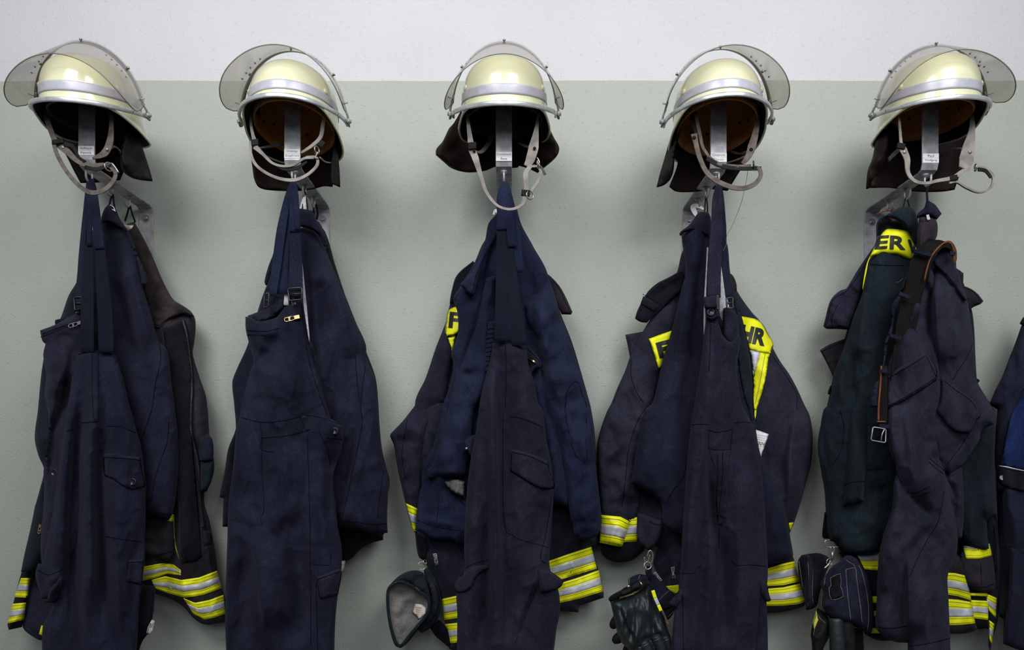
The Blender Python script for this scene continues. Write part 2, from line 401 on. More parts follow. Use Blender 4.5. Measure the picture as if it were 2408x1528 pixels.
    def line(s, pts, off=.0008, step=6):
        P = catmull([(p[0], p[1], 0) for p in pts], max(2, int(max(abs(pts[-1][0]-pts[0][0]), abs(pts[-1][1]-pts[0][1]))/step/max(1, len(pts)-1))))
        return [s.pt(p.x, p.y, off) for p in P]
    def seam(s, B, pts, r=.0007):
        v, f = sweep(s.line(pts, .0009, 3), rrect(r*2.2, r*1.1, r*.5, 1), up=(0, -1, 0)); B.add(v, f, 1)
def patch(P, name, outline, mat, parent, off=.0012, T=.003, R=5, label=None, seams=(), step=5, corner=48, seam_mat='stitch_navy', fine=.0003):
    """a piece sewn on top of a panel, following its surface"""
    return Panel(name, outline, lambda u, v: P.surf(u, v)+off, mat, parent, T=T, R=R, Tb=.0005, noise=(0, 50, 50), fine=fine, step=step, seams=seams, label=label, corner=corner, seam_mat=seam_mat)
def strip_mesh(P, top, bot, f0, f1, off, step=5, th=.0012):
    def resamp(pts, n):
        A = np.array(pts, float); L = np.r_[0, np.cumsum(np.hypot(*np.diff(A, axis=0).T))]; x = np.linspace(0, L[-1], n)
        return np.stack([np.interp(x, L, A[:, 0]), np.interp(x, L, A[:, 1])], 1)
    n = max(2, int(max(np.hypot(*(np.array(top[-1])-top[0])), np.hypot(*(np.array(bot[-1])-bot[0])))/step)+1)
    a = resamp(top, n); b = resamp(bot, n); w = np.hypot(*(b-a).T).max()*(f1-f0); m = max(2, int(w/step)+1)
    U = []; V = []
    for j in range(m):
        t = f0+(f1-f0)*j/(m-1); q = a*(1-t)+b*t; U.append(q[:, 0]); V.append(q[:, 1])
    U = np.concatenate(U); V = np.concatenate(V); d = P.surf(U, V)+off
    v = np.concatenate([PTa(U, V, d), PTa(U, V, d-th)]); f = []; K = m*n
    for j in range(m-1):
        for i in range(n-1):
            a_ = j*n+i; f.append((a_, a_+n, a_+n+1, a_+1)); f.append((K+a_, K+a_+1, K+a_+n+1, K+a_+n))
    ring = [i for i in range(n)]+[j*n+n-1 for j in range(1, m)]+[(m-1)*n+i for i in range(n-2, -1, -1)]+[j*n for j in range(m-2, 0, -1)]
    for i in range(len(ring)): p, q = ring[i], ring[(i+1) % len(ring)]; f.append((p, q, K+q, K+p))
    return v, f
def tape(P, top, bot, parent, off=.0018, a=.34, b=.68, cross=()):
    """yellow band with a silver middle and dark stitching"""
    B = Buf(); v, f = strip_mesh(P, top, bot, 0, 1, off); B.add(v, f, 0)
    for t in (.10, .28, .74, .92):
        v, f = strip_mesh(P, top, bot, t, t+.015, off+.0006, th=.0004); B.add(v, f, 1)
    o = B.build('reflective_tape', ['yellow_tape', 'stitch_dark'], parent)
    v, f = strip_mesh(P, top, bot, a, b, off+.0009); mk('silver_stripe', v, f, 'silver_tape', o)
    return o
_font = {}
def text_verts(s, bold=0.0):
    c = bpy.data.curves.new('t', 'FONT'); c.body = s; c.size = 1; c.align_x = 'CENTER'; c.align_y = 'CENTER'; c.offset = bold; c.resolution_u = 3
    o = bpy.data.objects.new('t', c); COL.objects.link(o)
    dg = bpy.context.evaluated_depsgraph_get(); me = bpy.data.meshes.new_from_object(o.evaluated_get(dg))
    v = [tuple(p.co) for p in me.vertices]; f = [tuple(p.vertices) for p in me.polygons]
    bpy.data.objects.remove(o); bpy.data.curves.remove(c); bpy.data.meshes.remove(me)
    return v, f
def lettering(s, fn, parent, name='lettering', mat='black_print', size=(1, 1), bold=0.0):
    """text whose unit square is mapped to the world by fn(x, y); x,y in -.5...5"""
    v, f = text_verts(s, bold); A = np.array(v); mn = A.min(0); mx = A.max(0); A = (A-(mn+mx)/2)/(mx-mn+1e-9)
    bm = bmesh.new(); vs = [bm.verts.new((p[0], p[1], 0)) for p in A]
    for q in f:
        try: bm.faces.new([vs[i] for i in q])
        except ValueError: pass
    bmesh.ops.triangulate(bm, faces=bm.faces)
    for _ in range(3):
        es = [e for e in bm.edges if e.calc_length() > .12]
        if not es: break
        bmesh.ops.subdivide_edges(bm, edges=es, cuts=1); bmesh.ops.triangulate(bm, faces=bm.faces)
    bm.verts.index_update()
    V = [fn(p.co.x, p.co.y) for p in bm.verts]; F = [[q.index for q in p.verts] for p in bm.faces]; bm.free()
    return mk(name, V, F, mat, parent, False)
def text_on(P, s, c, w, h, rot, parent, off=.004, bold=.0, mat='black_print', name='lettering', shear=0, flip=False):
    cr, sr = math.cos(math.radians(rot)), math.sin(math.radians(rot)); sg = -1 if flip else 1
    def fn(x, y):
        a = x*w*sg+y*h*shear; b = -y*h; return P.pt(c[0]+a*cr-b*sr, c[1]+a*sr+b*cr, off)
    return lettering(s, fn, parent, name, mat, bold=bold)
def button(P, u, v, rpx, parent, mat='black_plastic', name='button', off=.0025):
    c = P.pt(u, v, off); r = rpx*(DCAM+c.y)/FPX; B = Buf()
    B.add(*lathe(c, (0, -1, 0), [(r*.9, -.002), (r, .0005), (r, .002), (r*.88, .0032), (r*.72, .0030), (r*.64, .0016), (.0001, .0016)], 20))
    for (x, z) in ((.2, .2), (-.2, .2), (.2, -.2), (-.2, -.2)):
        B.add(*lathe(c+Vector((x*r, -.0017, z*r)), (0, -1, 0), [(r*.09, 0), (r*.09, .0004)], 8))
    return B.build(name, mat, parent)
def zipper(pts3, parent, mat='stitch_navy', w=.006, name='zipper', teeth='brown_grey_leather'):
    path = catmull(pts3, 24); B = Buf(); B.add(*ribbon(pts3, w*1.7, .0015), 0)
    L = 0; last = -1; k = 0
    for i in range(1, len(path)):
        seg = path[i]-path[i-1]; n = max(1, int(seg.length/.0026))
        for j in range(n):
            p = path[i-1]+seg*(j/n); t = seg.normalized(); x = t.cross(Vector((0, -1, 0))).normalized()
            R = Matrix((x, Vector((0, 1, 0)), t)).transposed(); k += 1
            B.add(*box(p+Vector((0, -.0016, 0))+x*(.0006 if k % 2 else -.0006), w*.55, .0016, .0011, R), 1)
    return B.build(name, [mat, teeth], parent, False)
def zip_pull(P, c, ang, L, parent, mat='brass', name='zipper_pull'):
    """little metal tongue; c px, ang degrees on the picture, L px"""
    p0 = P.pt(c[0], c[1], .004); s = (DCAM+p0.y)/FPX; a = math.radians(ang); dx = Vector((math.cos(a), 0, -math.sin(a))); dz = Vector((math.sin(a), 0, math.cos(a)))
    B = Buf(); Lm = L*s; w = Lm*.34
    ring = [p0+dx*x*Lm+dz*z*w for x, z in ((.05, .3), (.35, .5), (.9, .45), (1, .2), (1, -.2), (.9, -.45), (.35, -.5), (.05, -.3))]
    B.add(*sweep(ring, rrect(.0022, .0016, .0005, 1), closed=True, up=(0, -1, 0)))
    B.add(*box(p0+dx*Lm*.55, Lm*.16, .0014, w*.8, Matrix((dx, Vector((0, 1, 0)), dz)).transposed()))
    B.add(*box(p0-dx*Lm*.12, Lm*.45, .004, w*.9, Matrix((dx, Vector((0, 1, 0)), dz)).transposed()))
    return B.build(name, mat, parent, False)
def buckle(corners, d, parent, mat='black_plastic', r=.0018, bar=True, name='buckle'):
    P = [PT(u, v, d) for u, v in corners]; B = Buf()
    ring = []
    for i in range(len(P)):
        a, b = P[i], P[(i+1) % len(P)]
        ring += [a.lerp(b, .08), a.lerp(b, .5), a.lerp(b, .92)]
    B.add(*sweep(ring, circ(r, 8), closed=True))
    if bar: B.add(*sweep([P[0].lerp(P[3], .5), P[1].lerp(P[2], .5)], circ(r*.8, 8)))
    return B.build(name, mat, parent)
def ring3(c, r, wire, nrm=(0, -1, 0), n=20):
    nrm = Vector(nrm).normalized(); x = nrm.orthogonal().normalized(); y = nrm.cross(x)
    return sweep([Vector(c)+x*r*math.cos(2*math.pi*i/n)+y*r*math.sin(2*math.pi*i/n) for i in range(n)], circ(wire, 8), closed=True)

# ---------------------------------------------------------------- the room
def structure(name, verts, faces, mat):
    o = mk(name, verts, faces, mat, None, False); o['kind'] = 'structure'; return o
v, f = box((0, .1, 1.6), 9, .2, 3.6); structure('wall_back', v, f, 'painted_plaster')
v, f = box((0, -2.6, -.1), 9, 5.6, .2); structure('floor', v, f, 'concrete')

# ---------------------------------------------------------------- steel brackets with hooks
DF = .295
HOOK_D = (.272, .180, .094)
STN = {1: (-1.049, .7095), 2: (-.5395, .708), 3: (-.0158, .7085), 4: (.5155, .704), 5: (1.040, .700)}
def bracket(n, label, text, lab_v, vtop):
    X, za = STN[n]; z0 = ZCAM+za
    t = thing('coat_bracket', label, 'bracket', (X, 0, z0-.2), 'steel wall brackets carrying the helmets')
    yw = -.003; zt = ZCAM+(CV-vtop)*(DCAM-DF)/FPX
    path = [Vector((X, yw, z0-.205)), Vector((X, yw, z0-.1)), Vector((X, yw, z0-.018)), Vector((X, yw-.005, z0-.005)), Vector((X, yw-.018, z0)),
            Vector((X, -.15, z0)), Vector((X, -DF+.018, z0)), Vector((X, -DF+.005, z0+.005)), Vector((X, -DF, z0+.018)), Vector((X, -DF, z0+.1)), Vector((X, -DF, zt))]
    ups = [Vector((0, -1, 0))]*2+[Vector((0, -1, -.2)), Vector((0, -.7, -.7)), Vector((0, -.2, -1)), Vector((0, 0, -1)), Vector((0, -.2, -1)), Vector((0, -.7, -.7)), Vector((0, -1, -.2)), Vector((0, -1, 0)), Vector((0, -1, 0))]
    v, f = sweep(path, rrect(.0405, .005, .0012, 1), up=ups); mk('steel_strap', v, f, 'steel', t, False)
    for zz in (-.034, -.17):
        B = Buf(); B.add(*lathe((X, yw-.002, z0+zz), (0, -1, 0), [(.0105, 0), (.0105, .0016), (.006, .0016), (.0001, .0016)], 20)); B.add(*lathe((X, yw-.0035, z0+zz), (0, -1, 0), [(.0068, 0), (.0068, .0045), (.0055, .0055), (.0001, .0056)], 6))
        B.build('bolt', 'chrome', t, False)
    for d in HOOK_D:
        z1 = z0-.0025; B = Buf(); r = .0135
        pts = [Vector((X, -d, z1+.004)), Vector((X, -d, z1-.014))]
        for a in range(0, 181, 20):
            pts.append(Vector((X, -d-r+r*math.cos(math.radians(a)), z1-.018-r*math.sin(math.radians(a)))))
        pts.append(Vector((X, -d-2*r-.001, z1-.010)))
        B.add(*sweep(pts, circ(.0027, 8))); B.add(*lathe(pts[-1], (0, 0, 1), [(.0027, 0), (.002, .0016), (.0001, .0022)], 8))
        # weld blob under the strap
        B.add(*lathe((X, -d, z1+.0005), (0, 0, -1), [(.011, 0), (.0085, .0022), (.005, .0045), (.003, .0065)], 9))
        B.build('hook', 'steel', t)
    zl = ZCAM+(CV-lab_v)*(DCAM-DF)/FPX; v, f = box((X, -DF-.0030, zl), .0395, .0008, .0225); lb = mk('name_label', v, f, 'paper', t, False)
    for i, s in enumerate(text):
        w = .0048*len(s); w = min(w*.8, .037); zc = zl+.0055-.011*i
        lettering(s, lambda x, y: Vector((X+x*w, -DF-.0037, zc+y*.0062)), lb, mat='black_plastic')
    v, f = box((X, -DF-.00355, zl), .0395, .0003, .0005); mk('fold_line', v, f, 'steel', lb, False)
    return t

bracket(1, 'galvanised steel bracket under the leftmost helmet, its arm running down to the right', ('Hoffmann', 'Patrick'), 355, 195)
bracket(2, 'galvanised steel bracket under the second helmet from the left', ('Welenga', 'Siegfried'), 362.5, 190)
bracket(3, 'galvanised steel bracket under the middle helmet, seen end-on', ('Gremblewski', 'Rene'), 369, 195)
bracket(4, 'galvanised steel bracket under the second helmet from the right', ('Dietrich', 'Daniel'), 371, 190)
bracket(5, 'galvanised steel bracket under the rightmost helmet, its arm running down to the left', ('Paul', 'Wolfgang'), 373, 195)

# ---------------------------------------------------------------- helmets
AX, AYF, AYB, HD = .1045, .130, .138, .121
def shell_xy(th):
    """plan ellipse, th = 0 at the front (towards -y)"""
    ay = AYF if math.cos(th) > 0 else AYB
    return Vector((AX*math.sin(th), -ay*math.cos(th), 0))
def dome(th, a, off=0):
    p = shell_xy(th); rho = math.sin(a)**.74 if a > 0 else 0; ze = max(0, math.cos(a))**.68
    q = Vector((p.x*rho, p.y*rho, HD*ze)); n = Vector((p.x*rho/AX**2, p.y*rho/AYF**2, ze/HD)).normalized()
    return q+n*off
def sm(x, a, b):
    t = min(1, max(0, (x-a)/(b-a))); return t*t*(3-2*t)
def flange(th, s, off=0):
    """brim: s 0..1 outwards and down from the dome's foot"""
    d = abs(math.degrees((th+math.pi) % (2*math.pi)-math.pi)); w = sm(d, 30, 118); w2 = sm(d, 40, 75)
    out = .019*(1-w2)+(.009+.012*sm(d, 90, 150))*w2; dn = .008*(1-w)+.054*w
    p = shell_xy(th); n = Vector((math.sin(th), -math.cos(th), 0))
    pr = s**1.6 if w < .5 else s**1.25
    return p+n*(out*(pr*(.6+.4*s))+off)+Vector((0, 0, -dn*s))
def helmet(n, label, dx=0, zr=.8365, yaw=0, tilt=12, roll=0, liner='orange_leather', vis=84, R=.156, gam=21, L=.150, holes=True):
    X = STN[n][0]+dx; O = Vector((X, -DF+.002, ZCAM+zr))
    t = thing('fire_helmet', label, 'helmet', O, 'five cream fire helmets with raised visors')
    MX = Matrix.Translation(O) @ Matrix.Rotation(math.radians(yaw), 4, 'Z') @ Matrix.Rotation(math.radians(roll), 4, 'Y') @ Matrix.Rotation(math.radians(tilt), 4, 'X')
    X3 = MX.to_3x3()
    def put(B, name, mat, par=t, smooth=True, label=None):
        B.v = [tuple(MX @ Vector(p)) for p in B.v]; return B.build(name, mat, par, smooth, label)
    NT, NA, NS = 96, 22, 8
    def skin(off, inner=False):
        V = []; F = []
        for j in range(NA+1):
            a = math.pi/2*j/NA
            for i in range(NT): V.append(dome(2*math.pi*i/NT, a, off))
        for j in range(1, NS+1):
            for i in range(NT): V.append(flange(2*math.pi*i/NT, j/NS, off))
        nr = NA+NS+1
        for j in range(nr-1):
            for i in range(NT):
                q = (j*NT+i, (j+1)*NT+i, (j+1)*NT+(i+1) % NT, j*NT+(i+1) % NT)
                F.append(q if not inner else q[::-1])
        return V, F, nr
    V1, F1, NR = skin(0); V2, F2, _ = skin(-.003, True); k = len(V1)
    B = Buf(); B.add(V1, F1, 0); B.add(V2, F2, 1)
    B.f += [((NR-1)*NT+i, k+(NR-1)*NT+i, k+(NR-1)*NT+(i+1) % NT, (NR-1)*NT+(i+1) % NT) for i in range(NT)]; B.m += [0]*NT
    sh = put(B, 'shell', ['shell_paint', 'black_leather'])
    # rolled edge of the neck guard
    B = Buf(); ths = [math.radians(a) for a in range(36, 326, 4)]
    B.add(*sweep([flange(a, 1.0, -.001) for a in ths], circ(.0028, 8))); put(B, 'rolled_edge', 'shell_paint', sh)
    # reflective band around the dome
    def a_of(z): return math.acos((z/HD)**(1/.68))
    B = Buf(); V = []; F = []; m = 7; hs = list(range(-112, 113, 4))
    for j in range(m):
        a = a_of(.0375)+(a_of(.0155)-a_of(.0375))*j/(m-1)
        for h in hs: V.append(dome(math.radians(h), a, .0012))
    for j in range(m-1):
        for i in range(len(hs)-1): F.append((j*len(hs)+i, (j+1)*len(hs)+i, (j+1)*len(hs)+i+1, j*len(hs)+i+1))
    B.add(V, F); rb = put(B, 'reflective_band', 'reflective_band'); md = rb.modifiers.new('Solidify', 'SOLIDIFY'); md.thickness = .0015; md.offset = -1
    # dome rivets
    for sg in (-1, 1):
        B = Buf(); a = a_of(.044); h = math.radians(64*sg); p = dome(h, a, 0); nn = Vector((math.sin(h), -math.cos(h)*.8, .25))
        B.add(*lathe(p, nn, [(.0075, -.001), (.0075, .0012), (.0055, .003), (.002, .0036), (.0001, .0037)], 16)); B.add(*box(p+nn.normalized()*.0037, .001, .008, .0012))
        put(B, 'rivet', 'shell_paint', sh)
    # aluminium trim on the front of the brim
    def trim_pt(h):
        th = math.radians(h); p = shell_xy(th); nn = Vector((math.sin(th), -math.cos(th), 0)); w = sm(abs(h), 55, 96)
        return p+nn*(.020+.004*w)+Vector((0, 0, -.0085+.004*w))
    B = Buf(); pts = [trim_pt(h) for h in range(-97, 98, 3)]
    B.add(*sweep(pts, rrect(.0112, .006, .0028, 3), up=[Vector((math.sin(math.radians(h)), -math.cos(math.radians(h)), 0)) for h in range(-97, 98, 3)]))
    tr = put(B, 'brim_trim', 'aluminium')
    for h in (-84, -70, 70, 84):
        B = Buf(); p = trim_pt(h); nn = Vector((math.sin(math.radians(h)), -math.cos(math.radians(h)), 0)); B.add(*lathe(p+nn*.002, nn, [(.0024, 0), (.0024, .0014), (.0001, .002)], 8)); put(B, 'screw', 'chrome', tr)
    # leather liner: bowl and headband
    B = Buf(); V = []; F = []; lx, ly, lt = .094, .116, .088; NL = 64
    rings = [(math.sin(math.pi/2*j/12)**.8, lt*math.cos(math.pi/2*j/12)**.7) for j in range(2, 13)]+[(1.015, -.010), (1.02, -.022), (.985, -.0235), (.975, -.010)]+[(.97*math.sin(math.pi/2*j/12)**.8, (lt-.004)*math.cos(math.pi/2*j/12)**.7) for j in range(12, 1, -1)]
    for (r, z) in rings:
        for i in range(NL):
            h = 2*math.pi*i/NL; V.append((lx*r*math.sin(h), -ly*r*math.cos(h)+.004, z+math.cos(h)*.020*max(0, 1-max(z, 0)/.06)))
    for j in range(len(rings)-1):
        for i in range(NL): F.append((j*NL+i, (j+1)*NL+i, (j+1)*NL+(i+1) % NL, j*NL+(i+1) % NL))
    B.add(V, F); ln = put(B, 'leather_liner', liner)
    if holes:
        for h, z in ((150, .012), (165, .030), (180, .012), (195, .030), (210, .012), (235, .02), (125, .02), (255, .01), (105, .01)):
            th = math.radians(h); q = Vector((lx*.955*math.sin(th), -ly*.955*math.cos(th)+.004, z)); B = Buf(); B.add(*lathe(q, (-math.sin(th), math.cos(th), 0), [(.0038, -.001), (.0038, .0006), (.0001, .0007)], 10)); put(B, 'vent_hole', 'black_leather', ln)
    for h in (25, -30, 80, -85):   # cradle tapes
        th = math.radians(h); B = Buf(); q = lambda r, z: Vector((lx*r*math.sin(th), -ly*r*math.cos(th)+.004, z))
        B.add(*ribbon([q(.93, .01), q(.88, .045), q(.62, .075), q(.2, .085)], .018, .002, (-math.sin(th), math.cos(th), -.3))); put(B, 'cradle_tape', 'black_leather', ln)
    # visor, swung up
    al = math.radians(vis); PM = 82
    def Le(ph):
        x = max(0, (abs(ph)-42)/(PM-42)); return L*(.30+.70*math.sqrt(max(0, 1-x*x)))
    def vp(ph, s, off=0):
        h = math.radians(ph); a_ = .130+.021*s; r_ = R+.004*s; l = s*L
        # point on the arch, then down the visor's length
        x = a_*math.sin(h); q = r_*math.cos(h)
        dirx = Vector((math.sin(h)/.13, 0, 0)); dirq = Vector((0, -math.cos(al), math.sin(al))); sl_ = math.pi/2-al+math.radians(gam); dn_ = Vector((0, -math.cos(sl_), -math.sin(sl_)))
        nn = (Vector((math.sin(h), 0, 0))+dirq*math.cos(h)).normalized()
        return Vector((x, 0, 0))+dirq*q+dn_*l+nn*off
    phs = [-PM+2*PM*i/72 for i in range(73)]; ms = 20; V = []; F = []
    for ph in phs:
        for j in range(ms+1): V.append(vp(ph, Le(ph)/L*j/ms))
    for i in range(72):
        for j in range(ms): F.append((i*(ms+1)+j, (i+1)*(ms+1)+j, (i+1)*(ms+1)+j+1, i*(ms+1)+j+1))
    B = Buf(); B.add(V, F); vo = put(B, 'visor', 'visor_plastic'); md = vo.modifiers.new('Solidify', 'SOLIDIFY'); md.thickness = .0016
    B = Buf(); B.add(*sweep([vp(-PM, x/10*Le(PM)/L) for x in range(0, 10)]+[vp(ph, Le(ph)/L) for ph in phs]+[vp(PM, x/10*Le(PM)/L) for x in range(9, -1, -1)], circ(.0012, 6))); put(B, 'visor_edge', 'visor_strip', vo)
    B = Buf(); V = []; F = []
    for ph in phs:
        for (s, o_) in ((-.01, -.0015), (.105, -.0015), (.105, -.0038), (-.01, -.0038)): V.append(vp(ph, s, o_))
    for i in range(72):
        for j in range(4): F.append((i*4+j, i*4+(j+1) % 4, (i+1)*4+(j+1) % 4, (i+1)*4+j))
    B.add(V, F); put(B, 'visor_mount', 'visor_strip', vo)
    for ph in (-50, 0, 50):
        B = Buf(); p = vp(ph, .04, .0008); nn = vp(ph, .04, 1)-vp(ph, .04, 0)
        B.add(*lathe(p, nn, [(.0022, -.004), (.0022, .002), (.0036, .002), (.0036, .0045), (.0015, .0055), (.0001, .0056)], 10)); put(B, 'rivet', 'chrome', vo)
    for sg in (-1, 1):
        for k, ph in enumerate((30, 36, 42, 48, 54)):
            B = Buf(); p = vp(ph*sg, .24+.012*k, .0003); nn = vp(ph*sg, .3, 1)-vp(ph*sg, .3, 0); B.add(*lathe(p, nn, [(.0019, -.0022), (.0019, .0005), (.0001, .0007)], 8)); put(B, 'stud', 'visor_strip', vo)
        # pivot arm and knob
        e = vp(PM*sg, .06, 0); pv = Vector((sg*.1335, 0, -.003)); B = Buf()
        B.add(*tube([pv+Vector((0, .004, 0)), pv.lerp(e, .5)+Vector((sg*.0015, 0, 0)), e, vp((PM-8)*sg, .08, -.003)], .0028, 8, 5))
        B.add(*lathe(pv-Vector((sg*.007, 0, 0)), (sg, 0, 0), [(.0055, 0), (.0055, .005), (.0075, .005), (.0075, .0105), (.0045, .0115), (.0045, .0145), (.0001, .015)], 14))
        B.add(*tube([pv+Vector((0, .010, -.006)), pv+Vector((sg*.002, .002, -.010)), pv+Vector((0, -.012, -.004))], .0026, 8, 5))
        B.add(*tube([vp((PM-6)*sg, .13, -.004), vp((PM-6)*sg, .13, .009)], .0018, 6, 0))
        put(B, 'visor_pivot', 'steel', vo)
    t['_'] = 0; del t['_']
    return t, MX
H = {}
H[1] = helmet(1, 'leftmost helmet, seen from its side, the long smoky visor raised towards the left edge', dx=.013, zr=.847, yaw=3, tilt=12, roll=1, vis=82, liner='dark_leather')
H[2] = helmet(2, 'second helmet from the left, orange leather liner showing, visor swept up to the left', dx=.004, zr=.826, yaw=0, tilt=1, roll=0, vis=83, R=.162, gam=18)
H[3] = helmet(3, 'middle helmet facing straight ahead, its dark leather neck flap flaring out at both sides', dx=.001, zr=.845, yaw=0, tilt=14.5, liner='dark_leather', vis=85)
H[4] = helmet(4, 'second helmet from the right, its grey chin strap looped in a ring', dx=-.003, zr=.828, yaw=-3, tilt=1, roll=0, vis=80, R=.162, gam=17)
H[5] = helmet(5, 'rightmost helmet, yellow neck guard at its left and the visor raised towards the right edge', dx=-.003, zr=.848, yaw=-6, tilt=10.5, roll=0, vis=87, R=.150)

# ---------------------------------------------------------------- leather neck flaps and chin straps
def sheet(name, outline, dep, mat, parent, folds=(), T=.0035, R=4, noise=(.0015, 60, 90), seams=(), label=None, step=5):
    return Panel(name, outline, dep, mat, parent, T=T, R=R, Tb=.001, folds=folds, noise=noise, fine=.0006, seams=seams, step=step, label=label)
def curve_dep(uc, hw, d_side, d_mid):
    return lambda u, v: d_mid+(d_side-d_mid)*np.clip(np.abs(u-uc)/hw, 0, 1)**2.2
# station 1
p = H[1][0]
sheet('neck_flap', T('H1', [(262, 470), (300, 560), (330, 640), (400, 760), (440, 840), (482, 918), (560, 916), (640, 910), (720, 900), (760, 800), (790, 640), (800, 520), (700, 400), (400, 380)]), lambda u, v: .150+.05*np.clip((250-u)/140, 0, 1)+0*v, 'curtain_leather', p)
sheet('neck_flap', T('H1', [(725, 520), (742, 580), (742, 640), (722, 720), (718, 780), (726, 830), (760, 870), (820, 896), (915, 908), (900, 850), (862, 730), (838, 650), (850, 560), (840, 500)]), lambda u, v: .215+.06*np.clip((345-u)/70, 0, 1)+0*v, 'black_leather', p, [('g', T('H1', [(735, 560), (730, 760), (790, 880)]), .014, 14)], R=10, T=.008)
B = Buf()
B.add(*rib_px([(103, 255, .33), (112, 285, .335), (127, 325, .34), (140, 342, .345)], [11, 12, 13, 14], .0025))
B.add(*rib_px([(126, 335, .350), (135, 365, .355), (158, 405, .365), (188, 438, .37), (216, 453, .372), (244, 447, .368), (265, 428, .36), (272, 408, .352), (262, 394, .345), (250, 388, .340)], [9, 9, 9, 10, 11, 11, 10, 9, 9, 8], .003, smooth=8))
B.add(*rib_px([(140, 343, .348), (160, 358, .352), (185, 381, .352), (210, 389, .350), (246, 388, .346)], [14, 15, 10, 10, 11], .003))
B.add(*rib_px([(262, 262, .33), (262, 300, .335), (258, 335, .34), (246, 360, .342), (218, 373, .342)], [9, 10, 17, 18, 5], .003))
B.add(*rib_px([(252, 352, .342), (268, 344, .33), (282, 356, .30), (290, 372, .26)], [9, 8, 7, 6], .003))
cs = B.build('chin_strap', 'brown_grey_leather', p)
B = Buf(); B.add(*rib_px([(124, 335, .352), (150, 331, .354)], 10, .006)); B.build('strap_keeper', 'black_leather', cs)
B = Buf(); B.add(*rib_px([(150, 338, .3545), (172, 345, .352), (184, 368, .350), (200, 381, .352)], [10, 9, 6, 8], .003)); B.add(*rib_px([(200, 393, .3535), (225, 398, .3535), (250, 391, .351)], [9, 9, 9], .003)); B.build('strap_end', 'black_leather', cs)
B = Buf(); B.add(*tube([PT(253, 388, .350), PT(262, 384, .352), PT(270, 392, .352), PT(279, 406, .35)], .002)); B.add(*ring3(PT(256, 392, .350), .010, .0015, (1, -.6, 0))); B.build('strap_buckle', 'chrome', cs)
for c in ((148, 346, .352), (252, 351, .345)):
    B = Buf(); B.add(*lathe(PT(*c), (0, -1, 0), [(.0035, 0), (.0035, .0015), (.0001, .0022)], 12)); B.build('snap', 'steel', cs)
# station 2
p = H[2][0]
sheet('neck_flap', T('H2', [(262, 540), (268, 640), (275, 720), (290, 830), (302, 900), (330, 945), (400, 962), (560, 966), (650, 955), (720, 938), (770, 942), (800, 700), (800, 560), (700, 420), (340, 420)]), curve_dep(690, 110, .235, .150), 'curtain_leather', p)
sheet('neck_flap', T('H2', [(790, 600), (800, 560), (800, 700), (812, 850), (816, 945), (770, 925), (758, 880), (762, 800), (775, 720)]), lambda u, v: .235+.03*np.clip((795-u)/15, 0, 1)+0*v, 'black_leather', p, R=8, T=.006)
B = Buf()
B.add(*rib_px([(591, 262, .33), (590, 290, .335), (595, 318, .34), (600, 335, .343)], [7, 6, 8, 12]))
B.add(*rib_px([(600, 345, .348), (618, 362, .352), (640, 383, .354), (665, 391, .355), (690, 388, .356), (715, 373, .353), (738, 371, .350)], [13, 8, 6, 6, 6, 6, 6], .004))
B.add(*rib_px([(590, 332, .348), (590, 362, .35), (606, 392, .355), (645, 416, .358), (688, 424, .36), (720, 413, .355), (745, 390, .350), (744, 371, .346), (720, 370, .345)], [7, 7, 7, 7, 8, 7, 7, 6, 6], .0045, smooth=8))
B.add(*rib_px([(766, 262, .33), (760, 290, .33), (754, 322, .338), (735, 342, .342), (708, 360, .345)], [7, 9, 9, 8, 5], .004))
B.add(*rib_px([(600, 350, .33), (630, 345, .25), (662, 338, .20)], [9, 10, 12]))
B.add(*rib_px([(752, 370, .34), (764, 380, .30), (779, 383, .25)], [4, 4, 3], .003))
cs = B.build('chin_strap', 'grey_leather', p)
B = Buf(); B.add(*rib_px([(592, 336, .349), (608, 334, .351)], 14, .006)); B.build('strap_keeper', 'black_leather', cs)
B = Buf(); B.add(*rib_px([(646, 389, .352), (670, 397, .353), (695, 396, .353), (722, 380, .350)], [3, 9, 9, 4], .003)); B.build('strap_lining', 'black_leather', cs); B = Buf(); B.add(*rib_px([(752, 345, .341), (760, 332, .341)], 12, .005)); B.build('strap_end', 'black_leather', cs)
B = Buf(); B.add(*ring3(PT(745, 352, .352), .008, .0016, (1, -.5, 0))); B.add(*tube([PT(741, 362, .352), PT(747, 358, .355), PT(742, 370, .354), PT(748, 372, .352)], .0016)); B.build('strap_buckle', 'chrome', cs)
# station 3
p = H[3][0]
sheet('neck_flap', T('H3', [(272, 560), (245, 590), (205, 670), (168, 715), (165, 750), (210, 790), (260, 830), (340, 853), (410, 853), (470, 842), (520, 822), (560, 828), (655, 826), (665, 815), (720, 832), (775, 858), (800, 838), (870, 780), (900, 740), (903, 700), (870, 640), (845, 580), (800, 440), (340, 440)]),
      curve_dep(1170, 150, .235, .150), 'curtain_leather', p, [('g', T('H3', [(290, 560), (200, 740), (330, 840)]), .010, 22), ('g', T('H3', [(830, 590), (885, 700), (800, 830)]), .010, 22), ('g', T('H3', [(680, 700), (690, 830)]), -.012, 10)])
B = Buf()
B.add(*rib_px([(1097, 258, .33), (1101, 290, .338), (1107, 335, .343), (1110, 352, .345), (1118, 372, .350), (1128, 405, .358), (1143, 450, .366), (1168, 482, .37), (1198, 492, .37), (1224, 484, .366), (1234, 466, .362), (1238, 440, .358), (1236, 410, .354), (1246, 392, .350)], [6, 8, 14, 17, 16, 11, 8, 6, 6, 7, 10, 11, 12, 10], .0028, smooth=8))
B.add(*rib_px([(1266, 262, .33), (1262, 300, .338), (1255, 345, .344), (1247, 375, .347), (1238, 391, .348)], [4, 9, 24, 22, 14], .0035))
